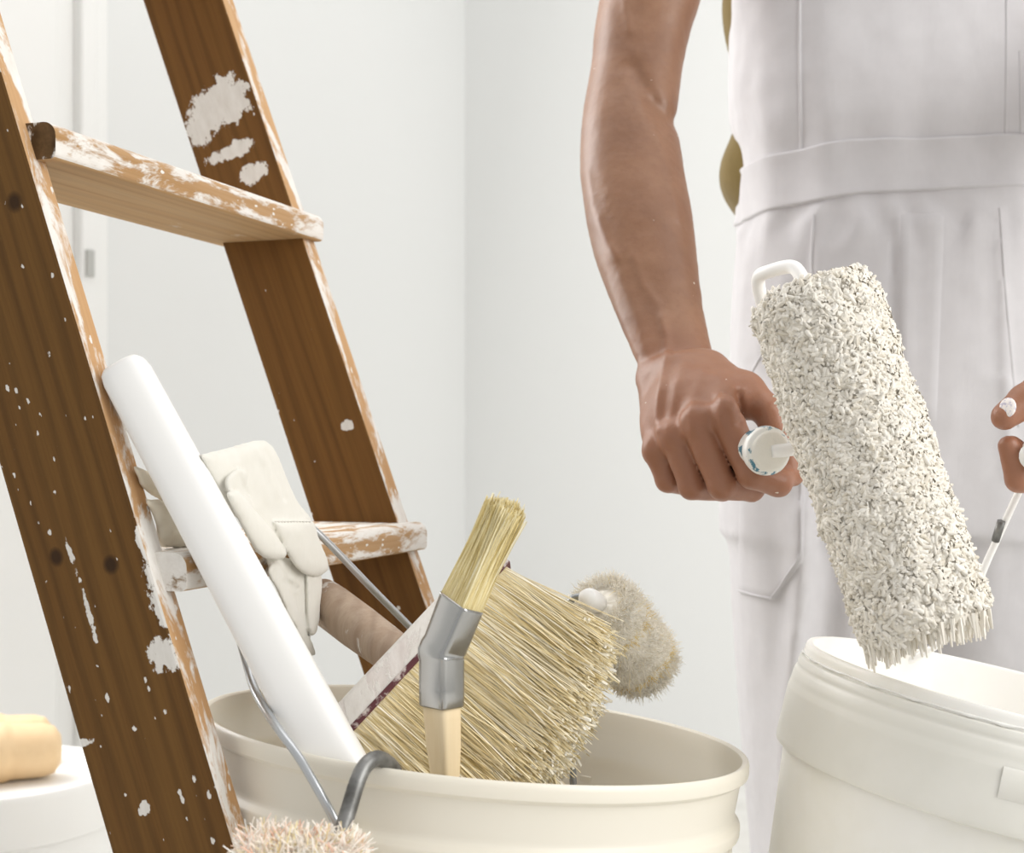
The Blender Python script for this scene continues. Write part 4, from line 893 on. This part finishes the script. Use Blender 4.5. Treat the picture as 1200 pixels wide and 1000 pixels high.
tris = np.vstack([Q[:, [0, 1, 2]], Q[:, [0, 2, 3]]]); bvh = BVHTree.FromPolygons([tuple(v) for v in V], [tuple(int(i_) for i_ in q_) for q_ in Q])
ORG = Vector((0, 0, CAMZ))
def hit(px, py):
    dvec = (at(px, py, 1.0) - ORG).normalized(); h = bvh.ray_cast(ORG, dvec)
    if h[0] is None:
        p = at(px, py, PYB); h = bvh.find_nearest(p)
    n_ = h[1]; n_ = n_ if n_.dot(dvec) < 0 else -n_
    return h[0], n_
def cloth_patch(name, topl, botl, ns, nr, off, mat, lab=None):
    """a sewn-on piece lying on the overalls between two pixel polylines"""
    def samp(pl, s_):
        pl = np.array(pl, float); seg = np.linalg.norm(np.diff(pl, axis=0), axis=1); c = np.concatenate([[0], np.cumsum(seg)]); return np.array([np.interp(s_ * c[-1], c, pl[:, 0]), np.interp(s_ * c[-1], c, pl[:, 1])])
    V = []; n = ns + 1
    for i_ in range(nr + 1):
        for j_ in range(n):
            p = samp(topl, j_ / ns) * (1 - i_ / nr) + samp(botl, j_ / ns) * (i_ / nr); h, nn = hit(*p); rim = i_ in (0, nr) or j_ in (0, ns)
            V.append(tuple(h + nn * (off if not rim else -.0015)))
    Q = [[i_ * n + j_, (i_ + 1) * n + j_, (i_ + 1) * n + j_ + 1, i_ * n + j_ + 1] for i_ in range(nr) for j_ in range(ns)]
    return part(name, fast_mesh(name, np.array(V), np.array(Q)), mat, ov, lab)
def seam(pts, wpx=3.0, off=.0011, name='seam'):
    pts = catmull(pts, 10); t = np.gradient(pts, axis=0); t /= np.linalg.norm(t, axis=1)[:, None]; nn = np.stack([-t[:, 1], t[:, 0]], -1); V = []
    for p, q_ in zip(pts, nn):
        for s_, o_ in ((-.5, -.0006), (-.3, off), (.3, off), (.5, -.0002)): h, m_ = hit(*(p + q_ * s_ * wpx)); V.append(tuple(h + m_ * o_))
    n = len(pts); Q = [[i_ * 4 + j_, i_ * 4 + j_ + 1, (i_ + 1) * 4 + j_ + 1, (i_ + 1) * 4 + j_] for i_ in range(n - 1) for j_ in range(3)]
    return part(name, fast_mesh(name, np.array(V), np.array(Q)), M['overalls'], ov)
# waistband wraps right round
zb_top = lambda x_: np.interp(x_, [860, 940, 1060, 1200, 1260], [200, 188, 188, 181, 185]); zb_bot = lambda x_: np.interp(x_, [860, 950, 1060, 1200, 1260], [263, 249, 246, 239, 243])
V = []; na = 160; rows = (0, .02, .06, .12, .5, .88, .94, .98, 1.0); offs = (-.001, .0030, .0034, .0022, .0024, .0022, .0034, .0030, -.001)
for r_, o_ in zip(rows, offs):
    for k_ in range(na):
        a_ = k_ / na * 2 * math.pi; dx, dy = math.cos(a_), math.sin(a_); pxe = 1058 + 193 * dx; z_ = zpx(zb_top(pxe) * (1 - r_) + zb_bot(pxe) * r_)
        if dy > 0: pass
        h = bvh.ray_cast(Vector((BX + dx * .5, PYB + dy * .5, z_)), Vector((-dx, -dy, 0)))
        p = h[0] if h[0] is not None else Vector((BX + dx * .17, PYB + dy * .11, z_)); V.append(tuple(p + Vector((dx, dy, 0)) * o_))
nr = len(rows); Q = [[i_ * na + j_, i_ * na + (j_ + 1) % na, (i_ + 1) * na + (j_ + 1) % na, (i_ + 1) * na + j_] for i_ in range(nr - 1) for j_ in range(na)]
part('waistband', fast_mesh('waistband', np.array(V), np.array(Q)), M['overalls'], ov)
seam([(937, -40), (937, 60), (938, 130), (939, 186)], 4); seam([(1180, -40), (1180, 60), (1179, 130), (1178, 180)], 4); seam([(1195, 60), (1196, 120), (1196, 180)], 3)
cloth_patch('fly_flap', [(1051, 247), (1110, 245)], [(1050, 480), (1100, 500)], 8, 24, .0022, M['overalls'])
seam([(953, 252), (951, 300), (952, 340), (956, 400)], 3.5); seam([(1172, 244), (1178, 330), (1186, 420), (1194, 500)], 4)
cloth_patch('thigh_pocket', [(866, 470), (948, 470)], [(862, 697), (906, 708), (944, 656)], 16, 30, .0026, M['overalls'], 'patch pocket on the thigh')
seam([(938, 560), (939, 620), (937, 652), (922, 678), (905, 701)], 2.5, .0042, 'pocket_seam'); seam([(905, 701), (885, 697), (868, 692)], 2.5, .0042, 'pocket_seam')
seam([(893, 415), (880, 440), (874, 470)], 3.0)
# bib straps above the chest (beyond the frame)
for s_ in (-1, 1):
    part('strap', tube_mesh([(BX + s_ * .10, 1.415, 1.30), (BX + s_ * .105, 1.43, 1.40), (BX + s_ * .10, 1.50, 1.462), (BX + s_ * .08, 1.60, 1.44), (BX + s_ * .05, 1.66, 1.30)], .014, 10, 6), M['overalls'], ov)
# shirt
fl = Field((BX - .28, 1.37, .86), (BX + .28, 1.73, 1.52), .005)
yy = [-220, -130, -60, -20, 0, 30, 60, 100, 140, 158, 180, 205, 228, 245, 262]; xs = [985, 905, 860, 853, 852, 856, 864, 868, 868, 860, 850, 848, 856, 870, 882]
fl.zt([zpx(v) for v in yy], [BX] * len(yy), [PYB + .035 - (.017 if v < -40 else 0) for v in yy], [hw(v) for v in xs], [.075, .115, .120, .104, .10, .10, .10, .098, .098, .098, .098, .098, .098, .096, .09], .01, 2.3)
for s_ in (-1, 1): fl.cone((BX + s_ * .15, 1.545, 1.385), (BX + s_ * .225, 1.515, 1.30), .075, .074, .03)
V, Q = fl.mesh(); V = relax(V, Q, 2); part('shirt', fast_mesh('shirt', V, Q), M['shirt'], man, 'olive jersey shirt under the overalls')
for s_ in (-1, 1):
    fl = Field((BX + s_ * .09 - .08, 1.32, .0), (BX + s_ * .09 + .08, 1.72, .16), .004); cxs = BX + s_ * .09
    fl.cone((cxs, 1.61, .048), (cxs + s_ * .015, 1.42, .036), .045, .038, .02); fl.cone((cxs, 1.57, .06), (cxs, 1.575, .11), .048, .045, .03)
    zz = (fl.lo[2] + np.arange(fl.n[2]) * fl.h)[None, None, :]; fl.F = np.maximum(fl.F, np.broadcast_to(.006 - zz, fl.F.shape).astype(np.float32)); V, Q = fl.mesh(); part('shoe', fast_mesh('shoe', V, Q), M['shoe'], man)
